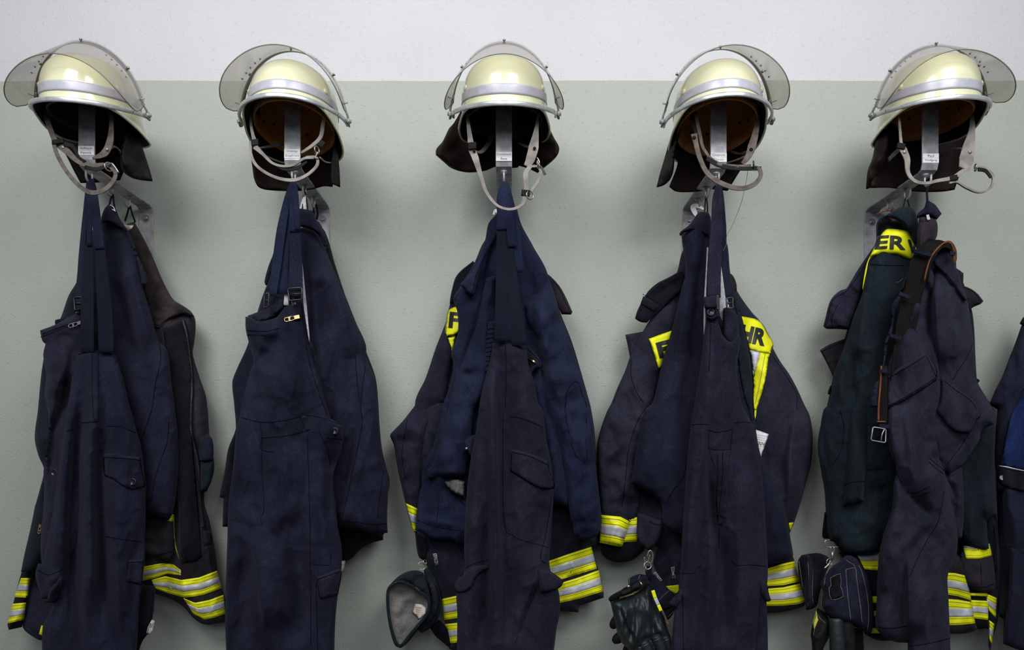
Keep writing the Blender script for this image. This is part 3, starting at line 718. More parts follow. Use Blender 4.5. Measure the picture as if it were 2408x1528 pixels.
B.add(*rib_px([(1246, 392, .349), (1262, 391, .344), (1272, 405, .34), (1266, 425, .34), (1253, 444, .345), (1242, 458, .35)], [6, 5, 7, 7, 7, 6], .0028, smooth=8))
B.add(*rib_px([(1115, 355, .33), (1132, 357, .28), (1150, 335, .22), (1160, 310, .18)], [6, 10, 10, 8]))
B.add(*rib_px([(1262, 352, .33), (1240, 345, .25), (1220, 335, .20)], [6, 6, 6]))
cs = B.build('chin_strap', 'grey_leather', p)
B = Buf(); B.add(*rib_px([(1101, 344, .350), (1120, 342, .352)], 16, .006)); B.build('strap_keeper', 'black_leather', cs); B = Buf(); B.add(*rib_px([(1226, 453, .362), (1246, 455, .362)], 14, .006)); B.build('strap_keeper', 'black_leather', cs)
B = Buf(); B.add(*ring3(PT(1246, 459, .360), .010, .0014, (.6, -.8, 0))); B.add(*ring3(PT(1266, 385, .348), .008, .0016, (1, -.4, 0))); B.add(*tube([PT(1263, 370, .350), PT(1268, 380, .352), PT(1262, 391, .352), PT(1252, 393, .351)], .0014)); B.build('strap_buckle', 'chrome', cs)
B = Buf(); B.add(*rib_px([(1270, 390, .345), (1276, 398, .340), (1282, 411, .336)], [4, 5, 6], .004)); B.build('strap_end', 'brown_grey_leather', cs)
for c in ((1115, 355, .351), (1257, 349, .3495)):
    B = Buf(); B.add(*lathe(PT(*c), (0, -1, 0), [(.0038, 0), (.0038, .0014), (.0001, .002)], 12)); B.build('snap', 'black_leather', cs)
# station 4
p = H[4][0]
sheet('neck_flap', T('H4', [(372, 560), (395, 640), (390, 800), (340, 940), (380, 968), (470, 972), (540, 965), (600, 955), (690, 965), (730, 900), (790, 800), (830, 700), (880, 560), (870, 420), (430, 420)]), curve_dep(1690, 130, .235, .150), 'curtain_leather', p)
sheet('neck_flap', T('H4', [(345, 650), (372, 560), (410, 560), (400, 640), (375, 730), (368, 830), (350, 890), (310, 930), (264, 944), (285, 860), (320, 740)]), lambda u, v: .215+.05*np.clip((u-1560)/40, 0, 1)+0*v, 'black_leather', p, [('g', T('H4', [(390, 600), (368, 760), (300, 920)]), .012, 12)], R=9, T=.007)
B = Buf()
B.add(*rib_px([(1634, 262, .33), (1640, 290, .338), (1646, 318, .344), (1652, 345, .350), (1666, 368, .355)], [8, 8, 8, 7, 6], .0045))
B.add(*rib_px([(1632, 315, .350), (1636, 335, .352), (1645, 370, .358), (1664, 408, .364), (1698, 432, .37), (1740, 443, .372), (1772, 434, .366), (1788, 415, .360), (1786, 398, .354), (1772, 393, .348)], [15, 12, 11, 11, 12, 11, 11, 10, 9, 8], .0035, smooth=8))
B.add(*rib_px([(1664, 367, .356), (1690, 385, .358), (1730, 391, .358), (1765, 390, .352)], [7, 8, 7, 7], .004))
B.add(*rib_px([(1783, 262, .32), (1779, 300, .33), (1768, 345, .338), (1758, 370, .342), (1745, 385, .345)], [9, 13, 20, 14, 8], .003))
B.add(*rib_px([(1756, 357, .33), (1740, 362, .26), (1716, 355, .21)], [6, 9, 6]))
cs = B.build('chin_strap', 'brown_grey_leather', p)
B = Buf(); B.add(*rib_px([(1625, 255, .328), (1632, 290, .334), (1640, 318, .343)], [16, 12, 9])); B.add(*rib_px([(1662, 372, .357), (1690, 388, .3585), (1730, 396, .3585), (1790, 396, .350)], [10, 10, 9, 9], .003)); B.build('strap_end', 'black_leather', cs)
B = Buf(); B.add(*ring3(PT(1772, 388, .352), .009, .0016, (1, -.4, 0))); B.build('strap_buckle', 'black_plastic', cs)
for c in ((1632, 324, .353), (1766, 352, .3405)):
    B = Buf(); B.add(*lathe(PT(*c), (0, -1, 0), [(.0045, 0), (.0045, .0015), (.0001, .0022)], 12)); B.build('snap', 'black_leather', cs)
# station 5
p = H[5][0]
sheet('neck_flap', T('H5', [(420, 600), (470, 640), (440, 780), (380, 880), (370, 948), (500, 948), (600, 965), (720, 972), (820, 968), (878, 958), (905, 880), (950, 760), (985, 640), (1000, 560), (960, 430), (560, 430)]), curve_dep(2190, 130, .235, .150), 'curtain_leather', p)
sheet('neck_flap', T('H5', [(405, 680), (440, 600), (478, 590), (484, 660), (470, 740), (455, 800), (400, 890), (368, 948), (347, 955), (356, 850), (385, 770)]), lambda u, v: .225+.04*np.clip((u-2045)/45, 0, 1)+0*v, 'curtain_leather', p, [('g', T('H5', [(465, 720), (370, 830), (352, 940)]), .012, 14)], R=9, T=.007)
B = Buf()
B.add(*rib_px([(2114, 272, .33), (2116, 300, .335), (2119, 338, .342), (2124, 352, .346), (2133, 375, .352), (2135, 405, .358), (2150, 425, .364), (2176, 431, .366), (2205, 425, .364), (2240, 418, .360), (2262, 404, .354), (2280, 396, .350)], [4, 5, 7, 17, 14, 9, 8, 7, 8, 10, 10, 6], .0035, smooth=8))
B.add(*rib_px([(2232, 430, .358), (2250, 428, .356), (2272, 441, .354), (2300, 452, .350), (2325, 445, .345), (2336, 425, .340), (2330, 407, .338), (2312, 396, .340), (2292, 392, .344)], [5, 5, 5, 4, 5, 6, 6, 8, 6], .005, smooth=8))
B.add(*rib_px([(2287, 268, .32), (2285, 310, .328), (2278, 345, .336), (2272, 375, .342), (2265, 396, .346)], [7, 16, 28, 34, 22], .0035))
B.add(*rib_px([(2118, 350, .33), (2105, 360, .28), (2090, 376, .23)], [6, 10, 10]))
B.add(*rib_px([(2265, 350, .33), (2240, 351, .26), (2212, 366, .2)], [8, 6, 3]))
cs = B.build('chin_strap', 'grey_leather', p)
B = Buf(); B.add(*rib_px([(2110, 342, .349), (2128, 345, .35)], 13, .006)); B.build('strap_keeper', 'black_leather', cs)
B = Buf(); B.add(*rib_px([(2233, 419, .362), (2250, 417, .362)], 12, .006)); B.build('strap_keeper', 'black_leather', cs)
B = Buf(); B.add(*rib_px([(2300, 398, .346), (2318, 402, .344), (2330, 418, .343)], [9, 8, 5], .003)); B.build('strap_end', 'black_leather', cs)
B = Buf(); B.add(*ring3(PT(2294, 394, .348), .008, .0015, (1, -.3, 0))); B.build('strap_buckle', 'chrome', cs)
for c in ((2127, 357, .351), (2281, 357, .3415)):
    B = Buf(); B.add(*lathe(PT(*c), (0, -1, 0), [(.0042, 0), (.0042, .0014), (.0001, .002)], 12)); B.build('snap', 'steel', cs)

# ---------------------------------------------------------------- station 1: clothes
def base_pt(u, v, d): return PT(u, v, d)
def lerpd(*kv):
    """distance from the wall as a function of height on the picture"""
    xs = [k[0] for k in kv]; ys = [k[1] for k in kv]
    return lambda u, v: np.interp(v, xs, ys)
# rear: fire coat with reflective hem
g = thing('fire_coat', 'brown-collared dark fire coat with yellow hem bands, hanging behind on the leftmost bracket', 'coat', base_pt(330, 470, HOOK_D[2]), 'fire coats with reflective bands on the rear hooks')
body = Panel('body', T('A1', [(770, 400), (830, 372), (870, 440), (950, 600), (1010, 750), (1070, 850), (1160, 910), (1203, 960), (1212, 1010), (1205, 1110), (1195, 1190), (1235, 1330), (1275, 1450), (1285, 1528)],
    'A2', [(1270, 60), (1278, 200), (1290, 330), (1280, 450), (1245, 600), (1280, 740), (1310, 900), (1330, 1040), (1352, 1140), (1375, 1215), (1376, 1358), (1250, 1372), (1180, 1330), (1120, 1262), (1040, 1215), (940, 1180), (880, 1130), (700, 1130), (500, 700), (400, 0)], 'A1', [(700, 1100), (750, 700)]),
    lerpd((480, .085), (700, .075), (1400, .07)), 'maroon_cloth', g, T=.040, R=34, folds=[('s', T('A1', [(1010, 1040), (1050, 1300), (1075, 1528)], 'A2', [(1085, 200), (1095, 600), (1110, 1000), (1125, 1230)]), .022, 60, 8),
    ('g', T('A2', [(1200, 200), (1235, 600), (1250, 760)]), -.010, 12), ('g', T('A2', [(1120, 1090), (1135, 1250)]), .014, 16), ('g', T('A2', [(1000, 1060), (1020, 1200)]), -.012, 20), ('d', (330, 480), 9, .008)], noise=(.006, 40, 220), seams=[T('A2', [(1250, 700), (1275, 900), (1290, 1010)])])
vel = patch(body, 'velcro_band', T('A1', [(1012, 1035), (1130, 985), (1165, 1120), (1185, 1330), (1180, 1528)], 'A2', [(1165, 100), (1190, 400), (1215, 700), (1232, 960), (1200, 985), (1110, 1000), (1100, 700), (1085, 300), (1068, 60)], 'A1', [(1070, 1500), (1045, 1300), (1025, 1150)]), 'velcro', g)
pk = Panel('pocket', T('A2', [(1222, 372), (1308, 360), (1308, 430), (1290, 500), (1262, 560), (1225, 560)]), .105, 'ink_green', g, T=.020, R=12, step=4)
Panel('pocket_bulge', T('A2', [(1212, 262), (1235, 225), (1268, 207), (1296, 240), (1305, 300), (1304, 372), (1260, 385), (1222, 378), (1210, 320)]), .112, 'navy', g, T=.024, R=14, step=4, folds=[('g', T('A2', [(1240, 235), (1285, 262), (1298, 320)]), -.005, 6)])
zipper([body.pt(u, v, .003) for u, v in T('A1', [(1135, 985), (1160, 1080), (1182, 1250), (1190, 1400), (1186, 1500)], 'A2', [(1168, 180), (1192, 300), (1215, 430), (1222, 600), (1240, 780)])], g)
patch(body, 'hem_tab', T('A2', [(1243, 800), (1290, 800), (1296, 885), (1245, 890)]), 'faded_navy', g)
collar = Panel('collar', T('A1', [(785, 385), (832, 371), (868, 435), (905, 505), (950, 600), (1000, 720), (1040, 800), (1075, 855), (1130, 890), (1180, 925), (1205, 960), (1190, 965), (1150, 955), (1090, 970), (1045, 990), (1010, 1025), (975, 1042), (948, 1030), (930, 960), (905, 860), (880, 760), (850, 600), (800, 460)]),
    lerpd((480, .100), (640, .112), (780, .118)), 'brown_cloth', g, T=.016, R=10, folds=[('g', T('A1', [(1060, 850), (985, 1010)]), -.006, 9), ('g', T('A1', [(1130, 900), (1060, 960)]), .005, 9), ('g', T('A1', [(880, 520), (960, 640)]), -.005, 8), ('g', T('A1', [(900, 620), (990, 760)]), .005, 9), ('g', T('A1', [(1000, 760), (920, 880)]), -.004, 9), ('g', T('A1', [(820, 440), (890, 480)]), .005, 8)], noise=(.004, 30, 30), fine=.002, seams=[T('A1', [(945, 1000), (990, 1010), (1050, 965), (1140, 935), (1190, 950)])])
patch(collar, 'collar_tag', T('A1', [(768, 392), (828, 394), (815, 415), (800, 430), (785, 425)]), 'dirty_paper', g)
B = Buf(); B.add(*tube([PT(294, 520, .10), PT(300, 500, .098), PT(305, 484, .093), PT(310, 500, .098), PT(318, 522, .10)], .0024, 8, 6)); B.build('hanging_loop', 'black_cloth', g)
sl = Panel('sleeve', T('A2', [(860, 560), (1035, 560), (1060, 740), (1062, 850), (1055, 940), (1035, 985), (960, 975), (890, 960), (850, 900)]), .118, 'maroon_cloth', g, T=.028, R=26, folds=[('g', T('A2', [(960, 800), (1050, 880)]), .006, 10), ('g', T('A2', [(880, 860), (1000, 920)]), -.006, 9)], seams=[T('A2', [(890, 945), (960, 948), (1050, 925)])])
tape(body, T('A2', [(1062, 700), (1068, 900)]), T('A2', [(1030, 700), (1095, 975)]), g, a=.5, b=.52)
tape(sl, T('A2', [(1030, 695), (1062, 700)]), T('A2', [(1025, 738), (1062, 745)]), g, a=.5, b=.52)
tape(body, T('A2', [(868, 1020), (985, 998), (1060, 1005), (1105, 1040)]), T('A2', [(868, 1105), (960, 1085), (1020, 1062), (1105, 1072)]), g)
tape(body, T('A2', [(925, 1100), (1010, 1076), (1108, 1100), (1215, 1085), (1327, 1043)]), T('A2', [(945, 1150), (1030, 1182), (1130, 1208), (1240, 1192), (1354, 1150)]), g)
tape(body, T('A2', [(1120, 1210), (1190, 1240), (1280, 1222), (1366, 1190)]), T('A2', [(1180, 1305), (1250, 1342), (1310, 1330), (1376, 1306)]), g)
# the coat's other front and sleeve at the left
lf = Panel('front_panel', T('A2', [(215, 900), (400, 900), (400, 1450), (250, 1468), (200, 1445), (155, 1412), (138, 1380), (158, 1240), (185, 1090)]), .085, 'faded_navy', g, T=.03, R=25, folds=[('g', T('A2', [(170, 1380), (250, 1440)]), .006, 14)])
tape(lf, T('A2', [(252, 1378), (262, 1378)]), T('A2', [(238, 1432), (262, 1440)]), g, a=.5, b=.52)
sl = Panel('sleeve', T('A2', [(215, 640), (290, 640), (260, 900), (200, 1030), (187, 1090), (165, 1240), (145, 1340), (135, 1388), (55, 1405), (46, 1372), (80, 1245), (115, 1110), (150, 980)]), .105, 'black_cloth', g, T=.026, R=16)
tape(sl, T('A2', [(128, 1088), (187, 1088)]), T('A2', [(86, 1205), (170, 1208)]), g)
tape(sl, T('A2', [(76, 1245), (160, 1238)]), T('A2', [(46, 1366), (147, 1342)]), g)

# middle: navy jacket
g = thing('work_jacket', 'plain navy work jacket with a short collar, between dungarees and coat on the leftmost bracket', 'jacket', base_pt(262, 470, HOOK_D[1]), 'plain navy work jackets on the middle hooks')
body = Panel('body', T('A1', [(600, 420), (645, 335), (700, 320), (760, 380), (830, 540), (880, 760), (940, 960), (985, 1110), (1035, 1170), (1060, 1350), (1080, 1500)], 'A2', [(1086, 220), (1088, 420), (1075, 600), (900, 640), (800, 1000), (300, 1000), (180, 1050), (128, 1050), (150, 940), (185, 790), (215, 650), (245, 540), (268, 425), (235, 340), (212, 230), (232, 60)],
    'A1', [(238, 1500), (262, 1270), (300, 1100), (372, 975), (425, 830), (480, 730), (500, 600), (540, 430)]), lerpd((530, .175), (750, .165), (1300, .16)), 'ink_green', g, T=.042, R=42,
    folds=[('d', (265, 490), 8, .012), ('g', T('A2', [(225, 200), (290, 260)]), .008, 10), ('g', T('A2', [(230, 330), (290, 400)]), -.008, 10), ('s', T('A1', [(900, 800), (985, 1110), (1000, 1300)]), .006, 40, 8), ('g', T('A1', [(275, 1330), (300, 1450)]), -.006, 12)], noise=(.007, 42, 240))
M_ = body
rs = Panel('sleeve', T('A1', [(640, 470), (690, 345), (745, 370), (830, 540), (880, 760), (940, 960), (985, 1110), (1035, 1170), (1060, 1350), (1080, 1500)], 'A2', [(1086, 220), (1088, 420), (1075, 590), (1055, 690), (1033, 736), (975, 715), (910, 700), (880, 690), (840, 400), (760, 0)], 'A1', [(700, 1200), (650, 800)]), lerpd((500, .176), (600, .188), (900, .194), (1200, .180)), 'navy', g, T=.036, R=40,
    folds=[('g', T('A1', [(700, 700), (780, 900), (860, 1300)]), -.009, 22), ('g', T('A1', [(760, 560), (860, 900), (930, 1200)]), .010, 30), ('s', T('A1', [(1000, 1150), (975, 1300), (940, 1528)], 'A2', [(905, 120), (865, 250)]), .008, 30, 6), ('g', T('A2', [(900, 620), (960, 560)]), .007, 9), ('g', T('A2', [(980, 680), (1010, 600)]), -.006, 8)], noise=(.006, 48, 300),
    seams=[T('A1', [(985, 1120), (995, 1220), (965, 1360), (940, 1528)], 'A2', [(905, 120), (865, 245)]), T('A2', [(1030, 130), (1020, 260), (960, 430), (925, 610)]), T('A2', [(905, 670), (960, 685), (1040, 700)])])
Panel('collar', T('A1', [(632, 385), (628, 345), (648, 290), (670, 266), (700, 268), (720, 300), (742, 350), (775, 400), (800, 450), (770, 425), (720, 400), (670, 378)]), .215, 'navy_purple', g, T=.016, R=9, folds=[('g', T('A1', [(640, 365), (720, 375), (780, 420)]), .005, 8)], step=4)
Panel('collar', T('A1', [(765, 412), (800, 440), (830, 500), (850, 570), (880, 640), (905, 700), (915, 760), (880, 770), (868, 700), (845, 600), (815, 520)]), .205, 'navy', g, T=.012, R=8, noise=(.002, 12, 12), step=4)
B = Buf(); B.add(*tube([PT(256, 490, .20), PT(260, 470, .192), PT(265, 457, .181), PT(267, 472, .190), PT(270, 492, .20)], .0024, 8, 6)); B.build('hanging_loop', 'black_cloth', g)
B = Buf(); B.add(*tube([PT(259, 482, .222), PT(266, 486, .226), PT(270, 494, .224), PT(264, 492, .226), PT(272, 497, .224)], .001, 6, 6)); B.build('loose_thread', 'paper', g)
zip_pull(M_, T1('A2', 245, 775), 100, 16, g)

# front: dungarees
g = thing('dungarees', 'navy dungarees hanging by their straps, back panel forward, on the leftmost bracket', 'dungarees', base_pt(215, 430, HOOK_D[0]), 'navy dungarees on the front hooks')
leg2 = Panel('leg', T('A2', [(800, 1000), (870, 1120), (948, 1140), (945, 1220), (930, 1345), (905, 1425), (870, 1475), (830, 1600), (700, 1600)]), .20, 'black_cloth', g, T=.025, R=20, seams=[T('A2', [(938, 1150), (925, 1300), (890, 1420), (850, 1490)])])
patch(leg2, 'care_label', T('A2', [(928, 1342), (945, 1350), (932, 1410), (912, 1435), (893, 1425), (905, 1385)]), 'paper', leg2.obj, T=.001, R=2, seams=[T('A2', [(932, 1360), (915, 1400)]), T('A2', [(922, 1362), (905, 1402)]), T('A2', [(912, 1385), (900, 1415)])])
bib = Panel('front_bib', T('A1', [(248, 1045), (345, 1008), (420, 965), (500, 925), (540, 1000), (600, 1180), (600, 1500)], 'A2', [(600, 400), (500, 900), (300, 1060), (255, 1000), (250, 800), (262, 700), (270, 520), (266, 440), (288, 300), (300, 200), (290, 60)], 'A1', [(283, 1490), (274, 1440), (286, 1330), (274, 1250), (268, 1190), (282, 1128), (262, 1110)]), lerpd((730, .245), (960, .235), (1400, .225)), 'navy_purple', g, T=.032, R=22,
    folds=[('s', T('A1', [(460, 1180), (400, 1380), (372, 1528)], 'A2', [(360, 60), (315, 200), (305, 400), (330, 600)]), -.020, 24, 8), ('g', T('A1', [(300, 1060), (480, 1010)]), -.003, 6), ('g', T('A1', [(275, 1130), (360, 1090), (480, 1060)]), -.008, 14), ('g', T('A1', [(300, 1170), (400, 1300), (320, 1480)]), .008, 26), ('s', T('A2', [(285, 440), (295, 560), (325, 610)]), .007, 16, 5)], noise=(.006, 35, 120),
    seams=[T('A1', [(252, 1085), (340, 1052), (420, 1020), (490, 1010)]), T('A1', [(262, 1068), (345, 1035), (480, 985)])])
Panel('bib_facing', T('A1', [(340, 1000), (342, 980), (420, 960), (490, 930), (500, 960), (400, 1000), (345, 1015)]), .235, 'black_cloth', g, T=.006, R=5)
body = Panel('back_panel', T('A1', [(476, 1200), (482, 1182), (496, 1173), (545, 1165), (610, 1167), (690, 1175), (714, 1190), (730, 1240), (760, 1330), (785, 1430), (800, 1500)], 'A2', [(812, 100), (835, 190), (858, 270), (872, 350), (885, 500), (890, 700), (886, 850), (885, 965), (876, 1050), (868, 1120), (850, 1250), (842, 1420), (830, 1600), (256, 1600), (262, 1380), (300, 1300), (330, 1220), (255, 1215), (235, 1150), (215, 1070), (232, 1000), (262, 1000), (285, 860), (305, 760), (330, 600), (352, 470), (372, 320), (392, 190), (408, 60)], 'A1', [(425, 1480), (440, 1380), (458, 1280)]),
    lerpd((820, .268), (1100, .262), (1528, .255)), 'navy', g, T=.036, R=32,
    folds=[('g', T('A1', [(575, 1190), (590, 1528)], 'A2', [(560, 300), (540, 800), (540, 1500)]), .014, 22), ('g', T('A1', [(530, 1250), (500, 1500)], 'A2', [(470, 300), (455, 800), (430, 1500)]), -.018, 18), ('g', T('A2', [(610, 60), (600, 500), (620, 900), (640, 1500)]), -.015, 16), ('g', T('A1', [(480, 1250), (445, 1500)], 'A2', [(400, 400), (370, 800), (330, 1200)]), .010, 26), ('g', T('A1', [(670, 1200), (720, 1500)], 'A2', [(740, 400), (740, 900), (750, 1500)]), .010, 38), ('g', T('A2', [(860, 700), (820, 1000), (790, 1500)]), -.010, 22), ('d', (215, 500), 11, .004), ('g', T('A2', [(300, 1060), (360, 1120), (330, 1210)]), .014, 18), ('g', T('A2', [(380, 1080), (350, 1250), (330, 1400)]), -.016, 14)], noise=(.005, 34, 420),
    seams=[T('A1', [(485, 1192), (545, 1180), (610, 1182), (705, 1192)]), T('A1', [(570, 1182), (575, 1528)], 'A2', [(580, 130)]), T('A1', [(607, 1182), (608, 1528)], 'A2', [(604, 130)]), T('A2', [(500, 142), (560, 134), (602, 130)]), T('A2', [(405, 190), (450, 180)]), T('A2', [(650, 160), (740, 165), (830, 200)]), T('A2', [(650, 835), (740, 850), (870, 868)]), T('A2', [(232, 1040), (300, 1068), (382, 1035)]), T('A2', [(780, 1110), (778, 985)])])
patch(body, 'pocket_flap', T('A2', [(630, 332), (690, 327), (760, 340), (858, 352), (866, 420), (884, 500), (886, 532), (802, 548), (740, 520), (680, 480), (640, 468), (632, 420)]), 'navy', g, T=.005, R=6, seams=[T('A2', [(640, 350), (760, 357), (855, 368)])])
patch(body, 'pocket_flap', T('A2', [(785, 977), (880, 970), (873, 1050), (868, 1132), (772, 1112)]), 'navy', g, T=.006, R=6, seams=[T('A2', [(785, 992), (876, 988)])])
patch(body, 'pocket_flap', T('A2', [(250, 1215), (290, 1215), (300, 1165), (345, 1110), (375, 1075), (378, 1130), (345, 1235), (290, 1238)]), 'navy_purple', g, T=.012, R=9)
button(body, *T1('A2', 811, 500), 9, g, off=.0085); button(bib, *T1('A2', 333, 445), 8, g)
zip_pull(bib, T1('A1', 488, 1000), 163, 25, g, 'chrome')
B = Buf()
B.add(*rib_px([(205, 828, .297), (205, 740, .300), (207, 650, .300), (210, 575, .298)], [34, 33, 28, 18], .0022, (-.1, -1, 0))); B.add(*rib_px([(250, 828, .300), (247, 740, .302), (240, 650, .302), (235, 575, .300)], [34, 33, 28, 22], .0022, (.1, -1, 0)))
B.build('elastic_strap', 'elastic', g)
B = Buf()
B.add(*rib_px([(235, 585, .3035), (230, 540, .304), (224, 490, .302), (221, 450, .296), (217, 424, .29)], [21, 21, 19, 14, 8], .004, (.2, -1, 0))); B.add(*rib_px([(210, 578, .3025), (211, 520, .303), (211, 460, .296), (212, 424, .290)], [13, 13, 12, 8], .004, (-.3, -1, 0)))
B.add(*rib_px([(184, 712, .27), (190, 640, .276), (197, 560, .283), (203, 480, .288), (208, 424, .288)], [20, 19, 16, 13, 8], .004, (-.4, -1, 0)))
B.add(*rib_px([(192, 700, .262), (198, 600, .270), (205, 500, .28), (214, 420, .284)], [26, 24, 18, 8], .004, (.1, -1, 0)))
B.build('shoulder_strap', 'navy', g)
B = Buf(); B.add(*rib_px([(184, 733, .285), (184, 700, .288)], [18, 17], .004)); B.build('strap_end', 'navy_purple', g)
buckle([(174, 699), (192, 698), (192, 726), (176, 729)], .292, g)
P_ = Panel('bib_tab', [(176, 722), (193, 720), (193, 745), (176, 748)], .268, 'navy_purple', g, T=.01, R=5); button(P_, 185, 731, 7.5, g)

# ---------------------------------------------------------------- station 2: clothes
g = thing('work_jacket', 'dark jacket hanging rearmost on the second bracket from the left, mostly hidden', 'jacket', base_pt(740, 480, HOOK_D[2]))
body = Panel('body', T('B1', [(420, 470), (640, 372), (700, 440), (760, 640), (880, 1000), (960, 1200), (1010, 1340), (1027, 1500)], 'B2', [(1020, 150), (1035, 300), (1060, 410), (1081, 490), (1068, 600), (1062, 800), (1044, 822), (1042, 855), (960, 878), (900, 915), (850, 968), (790, 990), (600, 990), (400, 800), (90, 776), (60, 774), (66, 600), (44, 596), (46, 570), (72, 448), (95, 300), (140, 180)], 'B1', [(200, 1300), (300, 900), (380, 640)]), lerpd((520, .080), (800, .072), (1300, .07)), 'black_cloth', g, T=.038, R=32,
    folds=[('g', T('B2', [(90, 345), (135, 355)]), .008, 8), ('g', T('B2', [(70, 450), (120, 420)]), -.008, 8), ('g', T('B2', [(800, 880), (960, 850)]), .008, 9)], seams=[T('B2', [(770, 842), (900, 850), (1042, 838)])])
Panel('collar', T('B1', [(402, 450), (412, 520), (405, 620), (375, 700), (345, 762), (330, 767), (321, 745), (345, 650), (375, 570), (388, 500)]), .115, 'black_cloth', g, T=.016, R=8, step=4)
Panel('collar', T('B1', [(635, 362), (660, 375), (690, 430), (708, 482), (706, 550), (680, 560), (640, 450)]), .105, 'brown_cloth', g, T=.016, R=8, step=4)
B = Buf(); B.add(*tube([PT(738, 512, .105), PT(738, 490, .098), PT(743, 482, .092), PT(747, 500, .1), PT(745, 515, .105)], .003, 8, 6)); B.build('hanging_loop', 'black_cloth', g)
patch(body, 'lining_edge', T('B2', [(788, 985), (812, 980), (800, 1050), (784, 1058)]), 'pale_lining', g) if False else Panel('lining_edge', T('B2', [(770, 980), (812, 982), (802, 1045), (784, 1058), (765, 1050)]), .10, 'pale_lining', g, T=.004, R=4)
# middle jacket
g = thing('work_jacket', 'navy work jacket with stand-up collar, behind the dungarees with brass zip pull', 'jacket', base_pt(715, 480, HOOK_D[1]), 'plain navy work jackets on the middle hooks')
body = Panel('body', T('B1', [(400, 560), (450, 440), (545, 410), (640, 430), (700, 545), (760, 690), (830, 850), (890, 1000), (948, 1130), (950, 1210), (930, 1400)], 'B2', [(920, 100), (930, 400), (900, 800), (760, 790), (500, 900), (200, 780), (100, 776), (125, 400), (142, 180)], 'B1', [(133, 1500), (122, 1366), (150, 1285), (215, 1140), (300, 860), (360, 700)]), lerpd((530, .170), (800, .160), (1250, .155)), 'navy', g, T=.042, R=40,
    folds=[('d', (715, 500), 9, .012), ('s', T('B1', [(600, 460), (610, 700), (650, 1000), (720, 1500)]), .012, 60, 14), ('g', T('B1', [(660, 560), (800, 900), (900, 1300)]), .012, 34), ('g', T('B1', [(640, 700), (740, 1100)]), -.010, 26), ('s', T('B1', [(235, 1290), (190, 1528)]), .008, 24, 8)], noise=(.007, 50, 300))
sl = Panel('sleeve', T('B1', [(690, 640), (760, 690), (830, 850), (890, 1000), (948, 1130), (952, 1200), (985, 1290), (1010, 1345), (1026, 1500)], 'B2', [(1022, 180), (1035, 320), (1055, 410), (1072, 470), (1070, 620), (1066, 700), (1069, 812), (1010, 815), (955, 808), (880, 785), (800, 770), (755, 775), (700, 400), (720, 0)], 'B1', [(740, 1300), (700, 1000)]), lerpd((640, .168), (800, .186), (1250, .182)), 'navy', g, T=.034, R=34,
    folds=[('s', T('B1', [(950, 1210), (915, 1528)], 'B2', [(910, 160), (870, 380), (800, 700)]), .010, 40, 6), ('g', T('B2', [(1035, 350), (960, 430)]), .007, 14), ('g', T('B2', [(840, 660), (800, 760)]), .006, 8), ('g', T('B2', [(780, 400), (770, 700)]), -.012, 22)], noise=(.007, 45, 120),
    seams=[T('B1', [(945, 1270), (925, 1420), (918, 1528)], 'B2', [(912, 160), (862, 400), (830, 560), (797, 700)]), T('B2', [(775, 735), (880, 745), (960, 758), (1062, 755)]), T('B2', [(1045, 420), (1020, 600), (1005, 720)]), T('B1', [(880, 1160), (900, 1400), (915, 1500)])])
Panel('collar', T('B1', [(470, 408), (478, 340), (505, 300), (532, 291), (580, 296), (616, 303), (632, 335), (650, 375), (690, 430), (706, 490), (701, 552), (680, 500), (650, 450), (600, 418), (540, 404), (500, 405)]), .212, 'navy', g, T=.018, R=10, folds=[('g', T('B1', [(500, 390), (600, 400), (680, 460)]), .006, 9)], step=4, seams=[T('B1', [(500, 395), (590, 400), (660, 440), (700, 500)])])
B = Buf(); B.add(*rib_px([(712, 492, .205), (715, 470, .20), (718, 460, .190)], [16, 9, 4], .002)); B.build('hanging_loop', 'pale_lining', g)
B = Buf(); B.add(*tube([PT(711, 492, .208), PT(713, 465, .195), PT(717, 450, .182), PT(721, 470, .195), PT(724, 492, .208)], .0016, 6, 6)); B.build('hanging_cord', 'black_cloth', g)
